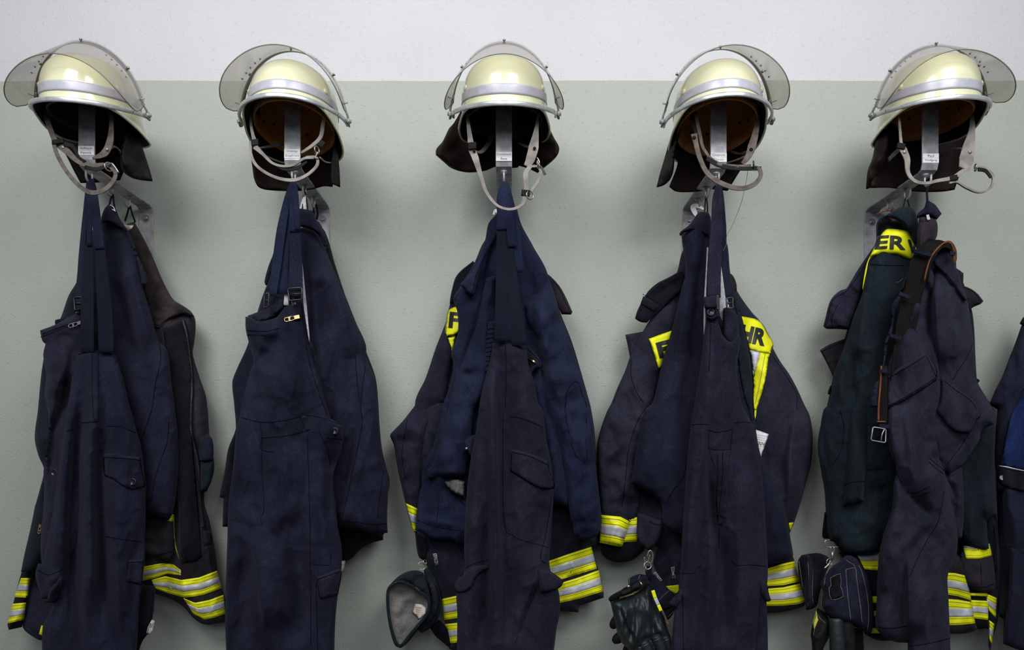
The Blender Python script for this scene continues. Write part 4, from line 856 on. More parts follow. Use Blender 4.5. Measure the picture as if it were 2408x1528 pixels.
# front dungarees
g = thing('dungarees', 'navy dungarees with brass zip pull and square buckle, second bracket from the left', 'dungarees', base_pt(700, 425, HOOK_D[0]), 'navy dungarees on the front hooks')
back = Panel('back_panel', T('B1', [(590, 1120), (605, 1113), (625, 1140), (655, 1250), (685, 1400), (700, 1500)], 'B2', [(720, 140), (600, 300), (400, 200)], 'B1', [(560, 1300)]), .235, 'navy', g, T=.02, R=12, seams=[T('B1', [(615, 1150), (640, 1300), (680, 1480)])])
Panel('bib_inside', T('B1', [(215, 955), (270, 935), (345, 905), (450, 870), (450, 950), (345, 975), (250, 985)]), .235, 'faded_navy', g, T=.005, R=5)
body = Panel('front_panel', T('B1', [(204, 960), (240, 965), (280, 990), (330, 985), (400, 960), (440, 905), (470, 880), (500, 885), (545, 870), (556, 880), (566, 1000), (590, 1110), (610, 1200), (640, 1280), (670, 1380), (700, 1490)], 'B2', [(706, 60), (720, 115), (792, 152), (797, 235), (778, 330), (742, 440), (735, 520), (748, 620), (765, 780), (788, 900), (789, 1010), (783, 1060), (764, 1200), (750, 1350), (742, 1600), (85, 1600), (76, 1300), (88, 900), (100, 600), (125, 420), (145, 180), (175, 60)], 'B1', [(190, 1460), (235, 1290), (255, 1240), (240, 1180), (214, 1080), (204, 1030)]),
    lerpd((730, .262), (1000, .258), (1528, .250)), 'navy', g, T=.040, R=34,
    folds=[('s', T('B2', [(300, 760), (262, 880), (285, 1050), (310, 1250), (350, 1450)]), .022, 50, 10), ('g', T('B2', [(180, 920), (170, 1300), (160, 1500)]), -.012, 18), ('g', T('B2', [(120, 650), (220, 720), (310, 770)]), .007, 14), ('g', T('B2', [(310, 770), (450, 700), (520, 560)]), .008, 22), ('g', T('B2', [(310, 770), (400, 800), (430, 850)]), .006, 10), ('g', T('B1', [(380, 1050), (360, 1170), (300, 1230), (260, 1245)]), -.016, 24), ('g', T('B1', [(260, 1100), (350, 1110), (300, 1180)]), .008, 20), ('g', T('B1', [(260, 1260), (300, 1450), (320, 1528)]), -.014, 18), ('g', T('B1', [(350, 1250), (340, 1500)]), .010, 26), ('g', T('B1', [(490, 1050), (480, 1400)], 'B2', [(480, 300)]), .008, 30), ('g', T('B2', [(500, 800), (530, 1200), (520, 1528)]), -.012, 26), ('g', T('B2', [(420, 900), (440, 1400)]), .008, 30), ('g', T('B2', [(560, 110), (565, 180)]), -.006, 6), ('g', T('B2', [(700, 280), (735, 450), (710, 800)]), -.012, 16), ('g', T('B2', [(290, 450), (330, 650)]), .005, 14)], noise=(.008, 45, 130), fine=.003,
    seams=[T('B1', [(210, 1045), (330, 1050), (420, 1030)]), T('B1', [(212, 1072), (330, 1075)]), T('B2', [(175, 108), (300, 136), (430, 126), (568, 93)]), T('B2', [(568, 93), (650, 105), (790, 152)]), T('B2', [(300, 232), (440, 220), (568, 190)]), T('B2', [(292, 140), (300, 230), (296, 300), (380, 320)]), T('B2', [(578, 210), (588, 500), (598, 1000), (600, 1500)]), T('B2', [(605, 1002), (660, 1008), (715, 1003), (722, 930)]), T('B2', [(690, 232), (790, 240)]), T('B2', [(655, 200), (700, 300), (720, 400)]), T('B2', [(305, 240), (300, 400), (315, 650), (295, 720), (303, 770)]), T('B2', [(632, 1110), (642, 1528)]), T('B1', [(550, 880), (560, 1000), (590, 1200), (660, 1440)], 'B2', [(700, 90)])])
patch(body, 'waist_tuck', T('B2', [(540, 100), (570, 95), (600, 180), (570, 195)]), 'navy_purple', g, T=.004)
patch(body, 'pocket_flap', T('B2', [(636, 1082), (700, 1058), (784, 1028), (788, 1070), (766, 1192), (700, 1210), (655, 1218), (643, 1150)]), 'navy_purple', g, T=.008, R=7, seams=[T('B2', [(640, 1098), (700, 1075), (780, 1047)])])
button(body, *T1('B2', 748, 190), 8.5, g); button(body, *T1('B1', 513, 873), 9.5, g)
patch(body, 'zip_fly', T('B1', [(430, 965), (520, 950), (548, 965), (545, 985), (440, 990)]), 'navy_purple', g, T=.002)
zip_pull(body, T1('B1', 515, 965), 167, 27, g)
B = Buf()
B.add(*rib_px([(696, 700, .312), (696, 640, .314), (695, 580, .312), (693, 530, .306)], [33, 31, 28, 24], .0035)); B.build('shoulder_strap', 'navy', g)
B = Buf()
B.add(*rib_px([(694, 545, .312), (693, 500, .308), (690, 460, .300), (690, 432, .292)], [26, 24, 18, 14], .0045, (.1, -1, 0))); B.add(*rib_px([(699, 540, .3155), (698, 500, .311), (695, 460, .302), (693, 430, .295)], [10, 12, 14, 8], .004, (.3, -1, 0))); B.build('strap_yoke', 'navy_blue', g)
B = Buf()
B.add(*rib_px([(641, 695, .285), (651, 620, .290), (662, 540, .292), (676, 470, .29), (688, 430, .288)], [20, 24, 24, 18, 12], .0035, (-.2, -1, 0))); B.add(*rib_px([(664, 690, .28), (668, 600, .284), (678, 500, .287), (690, 432, .287)], [26, 26, 20, 10], .0035, (-.2, -1, 0)))
B.build('shoulder_strap', 'navy_blue', g)
B = Buf(); B.add(*rib_px([(698, 538, .288), (708, 620, .290), (718, 720, .288), (728, 803, .272)], [5, 6, 7, 2], .003)); B.add(*rib_px([(680, 520, .275), (676, 600, .276), (674, 680, .272), (673, 718, .27)], [3, 5, 9, 12], .003)); B.build('pale_strap_edge', 'pale_lining', g)
P_ = Panel('strap_tab', T('B1', [(468, 790), (545, 782), (550, 820), (545, 850), (500, 870), (470, 855)]), .300, 'navy_purple', g, T=.012, R=6, step=4)
buckle(T('B1', [(466, 786), (552, 780), (553, 853), (474, 862)]), .322, g, r=.0022)
P_ = Panel('bib_tab', T('B1', [(345, 845), (395, 835), (440, 855), (445, 890), (430, 920), (360, 950), (350, 900)]), .262, 'navy', g, T=.014, R=8, step=4)
buckle(T('B1', [(322, 822), (350, 812), (345, 895), (318, 905)]), .292, g, r=.002)

# ---------------------------------------------------------------- station 3: clothes
g = thing('fire_coat', 'dark fire coat with one yellow F patch and out-bent sleeve, middle bracket', 'coat', base_pt(1185, 490, HOOK_D[2]), 'fire coats with reflective bands on the rear hooks')
body = Panel('body', T('C1', [(560, 640), (640, 480), (760, 420), (900, 560), (1025, 715), (1075, 850), (1110, 960), (1170, 1110), (1225, 1290), (1270, 1450)], 'C2', [(1270, 40), (1295, 200), (1305, 420), (1337, 700), (1330, 860), (1325, 895), (1278, 905), (1300, 980), (1325, 1060), (1350, 1180), (1350, 1208), (1240, 1245), (1198, 1258), (1196, 1298), (1085, 1292), (900, 1300), (455, 1530), (405, 1522), (395, 1440), (370, 1300), (345, 1170), (300, 1060), (240, 960), (230, 880), (200, 820), (215, 600)], 'C1', [(200, 1500), (268, 1335), (330, 1150), (388, 1000), (415, 890), (450, 780)]), lerpd((520, .085), (800, .075), (1500, .07)), 'faded_navy', g, T=.042, R=34,
    folds=[('d', (1185, 500), 8, .008), ('g', T('C2', [(1050, 880), (1260, 830)]), .008, 18), ('g', T('C2', [(240, 900), (400, 1050), (480, 1200)]), .008, 30), ('s', T('C2', [(1015, 1092), (1200, 1070), (1308, 1032)]), -.006, 9, 5)], noise=(.007, 60, 160), seams=[T('C1', [(330, 1170), (300, 1400)])])
sl = Panel('sleeve', T('C1', [(330, 1160), (400, 1010), (440, 1200), (400, 1500)], 'C2', [(330, 60), (250, 300), (230, 600), (212, 700), (200, 812), (186, 800), (160, 715), (139, 632), (118, 540), (98, 455), (82, 370), (68, 278), (45, 222), (48, 208), (120, 132), (200, 30)], 'C1', [(205, 1500), (268, 1335)]), lerpd((800, .095), (1100, .10), (1250, .09)), 'navy_purple', g, T=.034, R=26,
    folds=[('g', T('C2', [(60, 240), (150, 260), (215, 270)]), -.012, 12), ('g', T('C2', [(60, 215), (200, 160)]), .008, 16), ('g', T('C2', [(110, 470), (180, 520), (210, 560)]), -.007, 12), ('g', T('C2', [(140, 600), (215, 620)]), -.006, 8)], noise=(.006, 40, 60), seams=[T('C2', [(150, 120), (118, 330), (140, 480)])])
tape(sl, T('C2', [(142, 632), (215, 665)]), T('C2', [(186, 800), (205, 805)]), g)
Panel('cuff', T('C2', [(198, 815), (260, 830), (300, 900), (262, 985), (225, 965), (208, 915)]), .085, 'black_cloth', g, T=.02, R=12)
c1 = Panel('collar', T('C1', [(560, 615), (580, 640), (540, 720), (490, 780), (450, 850), (418, 905), (416, 860), (432, 780), (450, 720), (480, 680)]), .115, 'black_cloth', g, T=.018, R=9, step=4, seams=[T('C1', [(545, 640), (480, 700), (440, 790), (425, 870)])])
c2 = Panel('collar', T('C1', [(1010, 690), (1040, 710), (1095, 770), (1130, 830), (1176, 932), (1166, 948), (1108, 946), (1080, 880), (1040, 780)]), .115, 'maroon_cloth', g, T=.018, R=9, step=4, seams=[T('C1', [(1050, 730), (1100, 800), (1160, 930)])])
yp = patch(body, 'name_panel', T('C1', [(405, 925), (450, 898), (480, 900), (500, 1000), (460, 1065), (388, 1083), (384, 1060), (392, 980)]), 'yellow_tape', g, off=.014, T=.004)
text_on(yp, 'F', T1('C1', 445, 982), 26, 38, 6, yp.obj, off=.002, bold=.03)
w = patch(body, 'yellow_wedge', T('C1', [(396, 1088), (450, 1072), (440, 1140), (418, 1210), (404, 1150)]), 'yellow_tape', g, off=.003)
zipper([body.pt(u, v, .003) for u, v in T('C1', [(416, 1200), (411, 1235), (408, 1270)])], g, w=.004, teeth='brass')
tape(body, T('C2', [(1012, 985), (1140, 940), (1276, 897)]), T('C2', [(1020, 1108), (1092, 1096), (1200, 1065), (1309, 1030)]), g)
tape(body, T('C2', [(1050, 1130), (1180, 1090), (1320, 1040)]), T('C2', [(1060, 1245), (1200, 1215), (1347, 1170)]), g)
tape(body, T('C2', [(354, 1218), (470, 1192)]), T('C2', [(375, 1346), (470, 1330)]), g)
tape(body, T('C2', [(380, 1370), (470, 1360)]), T('C2', [(396, 1488), (470, 1480)]), g)
lg = patch(body, 'fabric_logo_tag', T('C2', [(308, 940), (328, 938), (341, 1008), (320, 1012)]), 'silver_tape', g, T=.0008, R=2)
lk = patch(lg, 'tag_face', T('C2', [(311, 943), (326, 941), (338, 1005), (322, 1009)]), 'black_cloth', lg.obj, T=.0006, R=2, off=.0006)
text_on(lk, 'GORE-TEX', T1('C2', 325, 975), 23, 4.5, 80, lg.obj, off=.001, mat='silver_tape')
B = Buf(); B.add(*rib_px([(1172, 500, .14), (1165, 495, .135), (1160, 505, .13)], [8, 7, 4], .002)); B.build('hanging_loop', 'white_plastic', g)

g = thing('work_jacket', 'navy-blue work jacket with pointed collar and padded sleeves on the middle bracket', 'jacket', base_pt(1185, 470, HOOK_D[1]), 'plain navy work jackets on the middle hooks')
body = Panel('body', T('C1', [(700, 330), (760, 290), (830, 285), (860, 390), (930, 520), (1025, 712), (1000, 900), (1060, 1200), (1100, 1528)], 'C2', [(1120, 200), (1150, 600), (1138, 662), (1040, 640), (800, 700), (520, 860), (460, 876), (430, 858), (300, 842), (200, 792), (205, 735), (225, 560), (260, 480), (250, 400), (300, 300), (350, 120)], 'C1', [(375, 1500), (410, 1400), (440, 1260), (425, 1190), (465, 1060), (462, 930), (438, 850), (478, 775), (560, 640), (630, 500), (655, 390)]), lerpd((480, .178), (700, .172), (1200, .165)), 'navy_blue', g, T=.040, R=34,
    folds=[('d', (1185, 480), 9, .012), ('s', T('C1', [(640, 700), (560, 950), (470, 1260), (430, 1528)]), .012, 36, 12), ('s', T('C1', [(690, 640), (640, 900), (560, 1200), (540, 1300), (430, 1290)]), -.016, 30, 14), ('g', T('C2', [(220, 720), (350, 750), (490, 770)]), .006, 7), ('g', T('C2', [(370, 500), (430, 580), (495, 650)]), -.012, 16), ('g', T('C2', [(440, 820), (480, 800)]), .008, 14)], noise=(.008, 42, 160),
    seams=[T('C2', [(215, 735), (300, 768), (420, 790), (480, 800)]), T('C2', [(375, 510), (440, 590), (500, 640)]), T('C2', [(345, 600), (330, 740)])])
lsl = Panel('sleeve', T('C1', [(640, 720), (700, 700), (700, 1000), (650, 1400)], 'C2', [(560, 80), (540, 300), (520, 400), (513, 465), (440, 480), (380, 478), (268, 485), (272, 450), (268, 428), (300, 400), (325, 330), (350, 240), (400, 60)], 'C1', [(430, 1420), (470, 1300), (560, 1050), (610, 850)]), lerpd((650, .195), (900, .20), (1130, .185)), 'navy_blue', g, T=.036, R=30,
    folds=[('g', T('C1', [(440, 1290), (550, 1275), (610, 1230)]), .012, 12), ('g', T('C1', [(450, 1310), (560, 1320)]), -.012, 12), ('g', T('C2', [(520, 60), (440, 250), (330, 410)]), .010, 26), ('g', T('C2', [(280, 435), (400, 450), (500, 440)]), .006, 10)], noise=(.008, 36, 80), seams=[T('C2', [(275, 470), (400, 462), (510, 445)])])
Panel('cuff_lining', T('C2', [(375, 500), (440, 482), (505, 500), (505, 600), (440, 570), (400, 540)]), .192, 'grey_lining', g, T=.004, R=5)
rsl = Panel('sleeve', T('C1', [(870, 880), (950, 820), (1027, 714), (1060, 800), (1100, 940), (1150, 1080), (1200, 1230), (1240, 1350), (1272, 1500)], 'C2', [(1268, 60), (1292, 200), (1302, 400), (1335, 700), (1330, 790), (1300, 835), (1245, 852), (1190, 842), (1168, 815), (1163, 760), (1150, 735), (1130, 600), (1085, 300), (1040, 160), (1000, 60)], 'C1', [(960, 1400), (950, 1100), (890, 1000)]), lerpd((650, .185), (900, .20), (1200, .19)), 'navy_blue', g, T=.038, R=34,
    folds=[('s', T('C1', [(955, 820), (985, 1050), (1050, 1300), (1120, 1528)]), .012, 40, 14), ('g', T('C1', [(945, 1190), (990, 1150), (1040, 1160)]), .010, 12), ('g', T('C1', [(945, 1100), (1000, 1100)]), -.010, 14), ('g', T('C2', [(1060, 60), (1120, 220)]), .008, 14), ('g', T('C2', [(1130, 420), (1200, 410)]), .007, 12), ('g', T('C2', [(1160, 750), (1250, 740)]), -.006, 8), ('g', T('C2', [(1220, 640), (1230, 820)]), .006, 12)], noise=(.008, 34, 60), fine=.003,
    seams=[T('C1', [(1022, 722), (960, 790), (880, 870)]), T('C1', [(1130, 1528), (1140, 1430), (1175, 1370), (1215, 1370), (1235, 1440)], 'C2', [(1245, 40), (1240, 250), (1250, 370), (1200, 360), (1160, 290), (1110, 60)])])
Panel('collar', T('C1', [(705, 325), (765, 400), (720, 440), (680, 500), (645, 580), (600, 700), (560, 838), (510, 800), (478, 760), (545, 690), (600, 590), (635, 490), (655, 385)]), lerpd((490, .225), (700, .222)), 'navy_blue', g, T=.012, R=8, seams=[T('C1', [(690, 480), (640, 560), (580, 700), (548, 815), (500, 770)])], step=4)
pl = Panel('placket', T('C1', [(655, 990), (700, 985), (700, 1100), (660, 1300), (622, 1315), (635, 1200), (645, 1080)]), .228, 'navy_blue', g, T=.010, R=6, seams=[T('C1', [(640, y), (690, y-8)]) for y in range(1040, 1290, 28)])
Panel('lapel', T('C1', [(478, 780), (482, 830), (470, 850), (434, 860), (450, 820)]), .185, 'navy_blue', g, T=.008, R=5, step=4)

g = thing('dungarees', 'navy dungarees with two long elastic straps and cargo pocket flaps, on the middle bracket', 'dungarees', base_pt(1185, 430, HOOK_D[0]), 'navy dungarees on the front hooks')
fb = Panel('front_bib', T('C1', [(860, 1130), (895, 1135), (940, 1180), (982, 1240), (978, 1278), (950, 1290), (925, 1320), (930, 1400), (880, 1400)]), .235, 'navy', g, T=.018, R=10, step=4, seams=[T('C1', [(890, 1150), (940, 1200), (975, 1240)])])
zipper([fb.pt(u, v, .003) for u, v in T('C1', [(905, 1218), (940, 1240), (978, 1272)])], g, w=.004, teeth='brass')
body = Panel('back_panel', T('C1', [(684, 1125), (700, 1105), (735, 1097), (770, 1100), (800, 1112), (845, 1130), (886, 1150), (893, 1190), (905, 1265), (940, 1370), (965, 1500)], 'C2', [(975, 60), (1000, 240), (1028, 380), (1042, 550), (1037, 700), (1025, 880), (1017, 990), (1030, 1060), (1075, 1170), (1082, 1300), (1062, 1400), (1050, 1500), (1035, 1600), (452, 1600), (455, 1300), (450, 1190), (470, 1130), (500, 1030), (497, 900), (505, 700), (520, 500), (548, 300), (575, 160)], 'C1', [(600, 1500), (615, 1420), (645, 1300), (672, 1200)]),
    lerpd((820, .268), (1100, .262), (1528, .255)), 'navy_purple', g, T=.038, R=34,
    folds=[('s', T('C1', [(715, 1110), (725, 1300), (725, 1528)], 'C2', [(720, 300), (722, 600), (745, 1000), (765, 1528)]), -.026, 26, 12), ('g', T('C1', [(690, 1200), (700, 1500)], 'C2', [(690, 300), (690, 700), (680, 1100), (670, 1528)]), .016, 16), ('g', T('C2', [(590, 200), (570, 500), (560, 900)]), .006, 22), ('g', T('C2', [(600, 1180), (590, 1528)]), -.010, 18), ('g', T('C2', [(640, 600), (640, 1000), (625, 1528)]), -.012, 16), ('g', T('C2', [(870, 900), (900, 1200)]), .006, 40), ('s', T('C2', [(940, 1130), (880, 1290), (810, 1500)]), -.010, 30, 5), ('g', T('C2', [(980, 600), (960, 950)]), -.008, 22)], noise=(.005, 45, 420),
    seams=[T('C1', [(692, 1120), (735, 1110), (800, 1125), (882, 1160)]), T('C1', [(760, 1120), (765, 1300), (760, 1528)]), T('C2', [(780, 100), (860, 115), (975, 165)]), T('C2', [(735, 90), (740, 720), (800, 830), (900, 870), (1010, 900)]), T('C2', [(1035, 560), (1000, 800), (965, 960), (1000, 1000)]), T('C2', [(508, 1025), (560, 1000), (648, 975)]), T('C2', [(945, 1125), (920, 1200), (860, 1350), (812, 1480)]), T('C2', [(930, 1120), (900, 1200), (870, 1290)])])
patch(body, 'pocket_flap', T('C2', [(786, 300), (850, 315), (920, 335), (980, 360), (1008, 378), (1018, 430), (1052, 525), (1045, 540), (1000, 548), (950, 538), (880, 500), (780, 438), (784, 380)]), 'navy_purple', g, T=.010, R=8, seams=[T('C2', [(792, 318), (900, 345), (1005, 395)])])
patch(body, 'pocket_flap', T('C2', [(950, 1035), (990, 1035), (1050, 1062), (1107, 1108), (1085, 1145), (1020, 1172), (966, 1182), (955, 1120)]), 'navy_purple', g, T=.016, R=9, off=.004)
patch(body, 'pocket_flap', T('C2', [(650, 990), (620, 1008), (570, 1015), (520, 1038), (470, 1080), (440, 1118), (438, 1155), (460, 1180), (510, 1170), (540, 1150), (570, 1090), (600, 1060), (648, 1030)]), 'navy_purple', g, T=.014, R=8, off=.003)
patch(fb, 'button_tab', T('C1', [(885, 1030), (892, 1030), (900, 1130), (885, 1130)]), 'navy', g) if False else None
B = Buf(); B.add(*rib_px([(1178, 802, .307), (1179, 740, .310), (1180, 660, .310), (1180, 590, .308), (1180, 540, .305)], [32, 31, 28, 25, 23], .0022)); B.build('elastic_strap', 'elastic', g)
B = Buf(); B.add(*rib_px([(1221, 812, .306), (1214, 740, .309), (1206, 660, .309), (1200, 600, .308), (1196, 560, .306)], [33, 33, 24, 18, 12], .0022)); B.build('elastic_strap', 'elastic', g)
B = Buf(); B.add(*rib_px([(1180, 540, .309), (1180, 500, .306), (1179, 465, .300), (1184, 428, .29)], [24, 24, 22, 10], .004)); B.add(*rib_px([(1204, 580, .312), (1200, 520, .308), (1195, 470, .300), (1188, 428, .29)], [20, 20, 16, 8], .004, (.2, -1, 0))); B.add(*rib_px([(1218, 640, .30), (1213, 560, .302), (1204, 490, .298), (1192, 430, .288)], [26, 24, 16, 8], .004, (.1, -1, 0))); B.build('shoulder_strap', 'navy_blue', g)
cl = Panel('belt_tab', T('C2', [(470, 250), (520, 225), (570, 210), (560, 280), (545, 355), (510, 300)]), .235, 'navy', g, T=.016, R=8, step=4)
B = Buf(); B.add(*lathe(cl.pt(*T1('C2', 512, 297), .001), (0, -1, 0), [(.004, 0), (.004, .002), (.0001, .003)], 12)); B.build('snap', 'chrome', cl.obj)

# ---------------------------------------------------------------- station 4: clothes
g = thing('fire_coat', 'broad dark fire coat with HR on its yellow shoulder patch, second bracket from right', 'coat', base_pt(1680, 500, HOOK_D[2]), 'fire coats with reflective bands on the rear hooks')
body = Panel('body', T('D1', [(590, 560), (640, 500), (740, 520), (880, 690), (925, 760), (930, 800), (1020, 930), (1075, 990), (1112, 1060), (1150, 1150), (1200, 1240), (1250, 1310), (1300, 1400), (1345, 1500)],
    'D2', [(1362, 100), (1380, 225), (1370, 380), (1335, 520), (1300, 650), (1270, 740), (1235, 840), (1245, 920), (1266, 975), (1280, 1040), (1302, 1110), (1337, 1235), (1325, 1262), (1255, 1282), (1180, 1298), (1105, 1302), (900, 1310), (560, 1290), (470, 1180), (445, 1080), (405, 1000), (440, 900), (300, 850), (200, 600), (100, 300)], 'D1', [(180, 1500), (235, 1340), (280, 1200), (330, 1080), (420, 940), (500, 800), (560, 680)]), lerpd((540, .085), (800, .078), (1500, .07)), 'faded_navy', g, T=.042, R=36,
    folds=[('d', (1690, 500), 8, .007), ('s', T('D2', [(1290, 60), (1250, 280), (1240, 500), (1230, 700)]), .014, 40, 10), ('g', T('D2', [(1230, 300), (1300, 290), (1365, 240)]), .007, 10), ('g', T('D2', [(1240, 650), (1300, 520)]), -.008, 12), ('g', T('D2', [(1140, 1000), (1255, 950)]), .008, 8), ('g', T('D2', [(420, 960), (500, 1080)]), .010, 26)], noise=(.007, 50, 120), seams=[T('D1', [(1150, 1200), (1290, 1420), (1300, 1528)])])
lsl = Panel('sleeve', T('D1', [(595, 700), (600, 900), (480, 1250), (420, 1500)], 'D2', [(370, 200), (330, 420), (330, 620), (305, 720), (265, 745), (205, 722), (86, 706), (78, 600), (64, 450), (62, 280), (90, 160), (128, 60)], 'D1', [(150, 1500), (190, 1400), (235, 1300), (275, 1190), (330, 1080), (400, 965), (450, 890), (510, 780)]), lerpd((650, .10), (900, .112), (1250, .10)), 'faded_navy', g, T=.036, R=34,
    folds=[('g', T('D2', [(110, 345), (200, 290), (240, 230)]), .012, 12), ('g', T('D2', [(100, 300), (200, 260)]), -.010, 14), ('g', T('D2', [(120, 380), (200, 410), (280, 410)]), -.012, 14), ('g', T('D2', [(90, 630), (200, 640), (330, 620)]), -.008, 14), ('g', T('D2', [(180, 700), (280, 600)]), .008, 18), ('g', T('D2', [(280, 180), (300, 280)]), -.010, 14), ('s', T('D1', [(270, 1270), (290, 1400), (340, 1500)]), .008, 24, 8)], noise=(.007, 40, 60), fine=.003,
    seams=[T('D1', [(275, 1220), (275, 1330), (310, 1430), (350, 1490)]), T('D1', [(440, 1290), (400, 1528)], 'D2', [(370, 40), (310, 130), (255, 300), (240, 450), (215, 650)])])
cf = Panel('cuff', T('D2', [(84, 870), (310, 850), (360, 900), (340, 930), (270, 982), (180, 992), (130, 975), (98, 950), (84, 920)]), .085, 'black_cloth', g, T=.026, R=20)
h1 = Panel('cuff_back', T('D2', [(240, 700), (330, 690), (308, 866), (200, 880)]), .100, 'black_cloth', g, T=.02, R=12)
h2 = Panel('cuff_front', T('D2', [(84, 690), (205, 695), (268, 740), (248, 800), (214, 897), (180, 895), (78, 872)]), .118, 'black_cloth', g, T=.026, R=16)
tape(h1, T('D2', [(262, 722), (306, 716)]), T('D2', [(214, 870), (309, 866)]), g)
tape(h2, T('D2', [(86, 703), (205, 713), (266, 746)]), T('D2', [(78, 872), (195, 896), (216, 896)]), g)
tri = Panel('storm_flap', T('D2', [(312, 690), (460, 740), (462, 765), (440, 850), (382, 925), (318, 862), (305, 780)]), .150, 'faded_navy', g, T=.010, R=8, seams=[T('D2', [(380, 740), (420, 760), (458, 762)])])
c1 = Panel('collar', T('D1', [(597, 665), (500, 720), (440, 750), (382, 800), (345, 860), (312, 925), (298, 972), (330, 992), (372, 998), (410, 960), (500, 880), (600, 780)]), .130, 'black_cloth', g, T=.018, R=9, step=4, folds=[('g', T('D1', [(390, 860), (590, 720)]), -.007, 10)], seams=[T('D1', [(590, 680), (450, 765), (370, 840), (318, 950)]), T('D1', [(345, 820), (455, 880)])])
patch(c1, 'velcro_patch', T('D1', [(350, 832), (450, 890), (420, 935), (332, 880)]), 'velcro', c1.obj)
Panel('collar', T('D1', [(870, 690), (900, 700), (925, 750), (930, 795), (915, 810), (880, 780)]), .110, 'maroon_cloth', g, T=.014, R=7, step=4)
Panel('pocket_flap', T('D1', [(238, 1072), (360, 1050), (370, 1100), (320, 1180), (268, 1217), (255, 1150)]), .080, 'faded_navy', g, T=.012, R=6, step=4)
yp = patch(lsl, 'name_panel', T('D1', [(385, 1097), (450, 1072), (545, 1040), (540, 1100), (500, 1200), (458, 1280), (444, 1280), (415, 1190)]), 'yellow_tape', g, off=.004, T=.003)
text_on(yp, 'FE', T1('D1', 515, 1150), 60, 38, -15, yp.obj, off=.0025, bold=.05)
yp = patch(body, 'name_panel', T('D1', [(930, 955), (960, 958), (1050, 975), (1090, 1005), (1120, 1060), (1155, 1130), (1140, 1190), (1070, 1180), (1005, 1163), (960, 1000)]), 'yellow_tape', g, off=.004, T=.003)
text_on(yp, 'HR', T1('D1', 1032, 1074), 62, 39, 13, yp.obj, off=.0025, bold=.05)
w = patch(body, 'silver_yoke_stripe', T('D1', [(1008, 1160), (1080, 1178), (1060, 1260), (1032, 1325), (1020, 1250)]), 'silver_tape', g, off=.003)
w = patch(body, 'yellow_yoke_stripe', T('D1', [(1072, 1178), (1132, 1190), (1110, 1330), (1080, 1450), (1055, 1528)], 'D2', [(1040, 60), (1028, 118), (1020, 60), (1010, 0)], 'D1', [(1030, 1400), (1032, 1320)]), 'yellow_tape', g, off=.003, seams=[T('D1', [(1105, 1190), (1075, 1350), (1045, 1500)])], seam_mat='stitch_dark')
tape(body, T('D2', [(1080, 1040), (1110, 1028), (1180, 1005), (1268, 985)]), T('D2', [(1080, 1138), (1200, 1132), (1303, 1108)]), g)
tape(body, T('D2', [(1080, 1155), (1200, 1145), (1304, 1122)]), T('D2', [(1080, 1258), (1200, 1258), (1290, 1248), (1336, 1232)]), g)
tape(body, T('D2', [(1234, 752), (1262, 748)]), T('D2', [(1240, 798), (1246, 796)]), g, a=.5, b=.52)
tape(body, T('D2', [(480, 1138), (560, 1130)]), T('D2', [(510, 1175), (580, 1190)]), g, a=.5, b=.52)
lg = patch(body, 'fabric_logo_tag', T('D2', [(515, 1022), (535, 1019), (542, 1087), (522, 1090)]), 'silver_tape', g, T=.0008, R=2)
lk = patch(lg, 'tag_face', T('D2', [(518, 1025), (533, 1022), (539, 1084), (524, 1086)]), 'black_cloth', lg.obj, T=.0006, R=2, off=.0006)
text_on(lk, 'GORE-TEX', T1('D2', 529, 1054), 22, 4.5, 83, lg.obj, off=.001, mat='silver_tape')
pg = Panel('care_paper', T('D2', [(985, 190), (1022, 180), (1112, 210), (1090, 280), (1062, 350), (1038, 300), (1010, 240)]), .150, 'paper', g, T=.002, R=3, noise=(.002, 30, 30))
B = Buf()
for k in range(9):
    y = 212+k*13; P_ = [pg.pt(*T1('D2', 1034+k*1.5, y), .0006), pg.pt(*T1('D2', 1096-k*5.5, y+10), .0006)]; B.add(*sweep(P_, rrect(.0006, .0003, .0001, 1), up=(0, -1, 0)))
B.build('fine_print', 'silver_tape', pg.obj)
B = Buf(); B.add(*tube([pg.pt(*T1('D2', *q), .0009) for q in ((1040, 262), (1050, 275), (1054, 255), (1064, 278), (1068, 258), (1080, 275), (1084, 262))], .0005, 5, 4)); B.build('handwriting', 'black_plastic', pg.obj)
B = Buf(); B.add(*rib_px([(1641, 512, .14), (1634, 500, .13), (1630, 487, .12), (1640, 484, .115), (1655, 492, .12)], [4, 11, 13, 10, 4], .002)); B.build('hanging_loop', 'white_plastic', g)

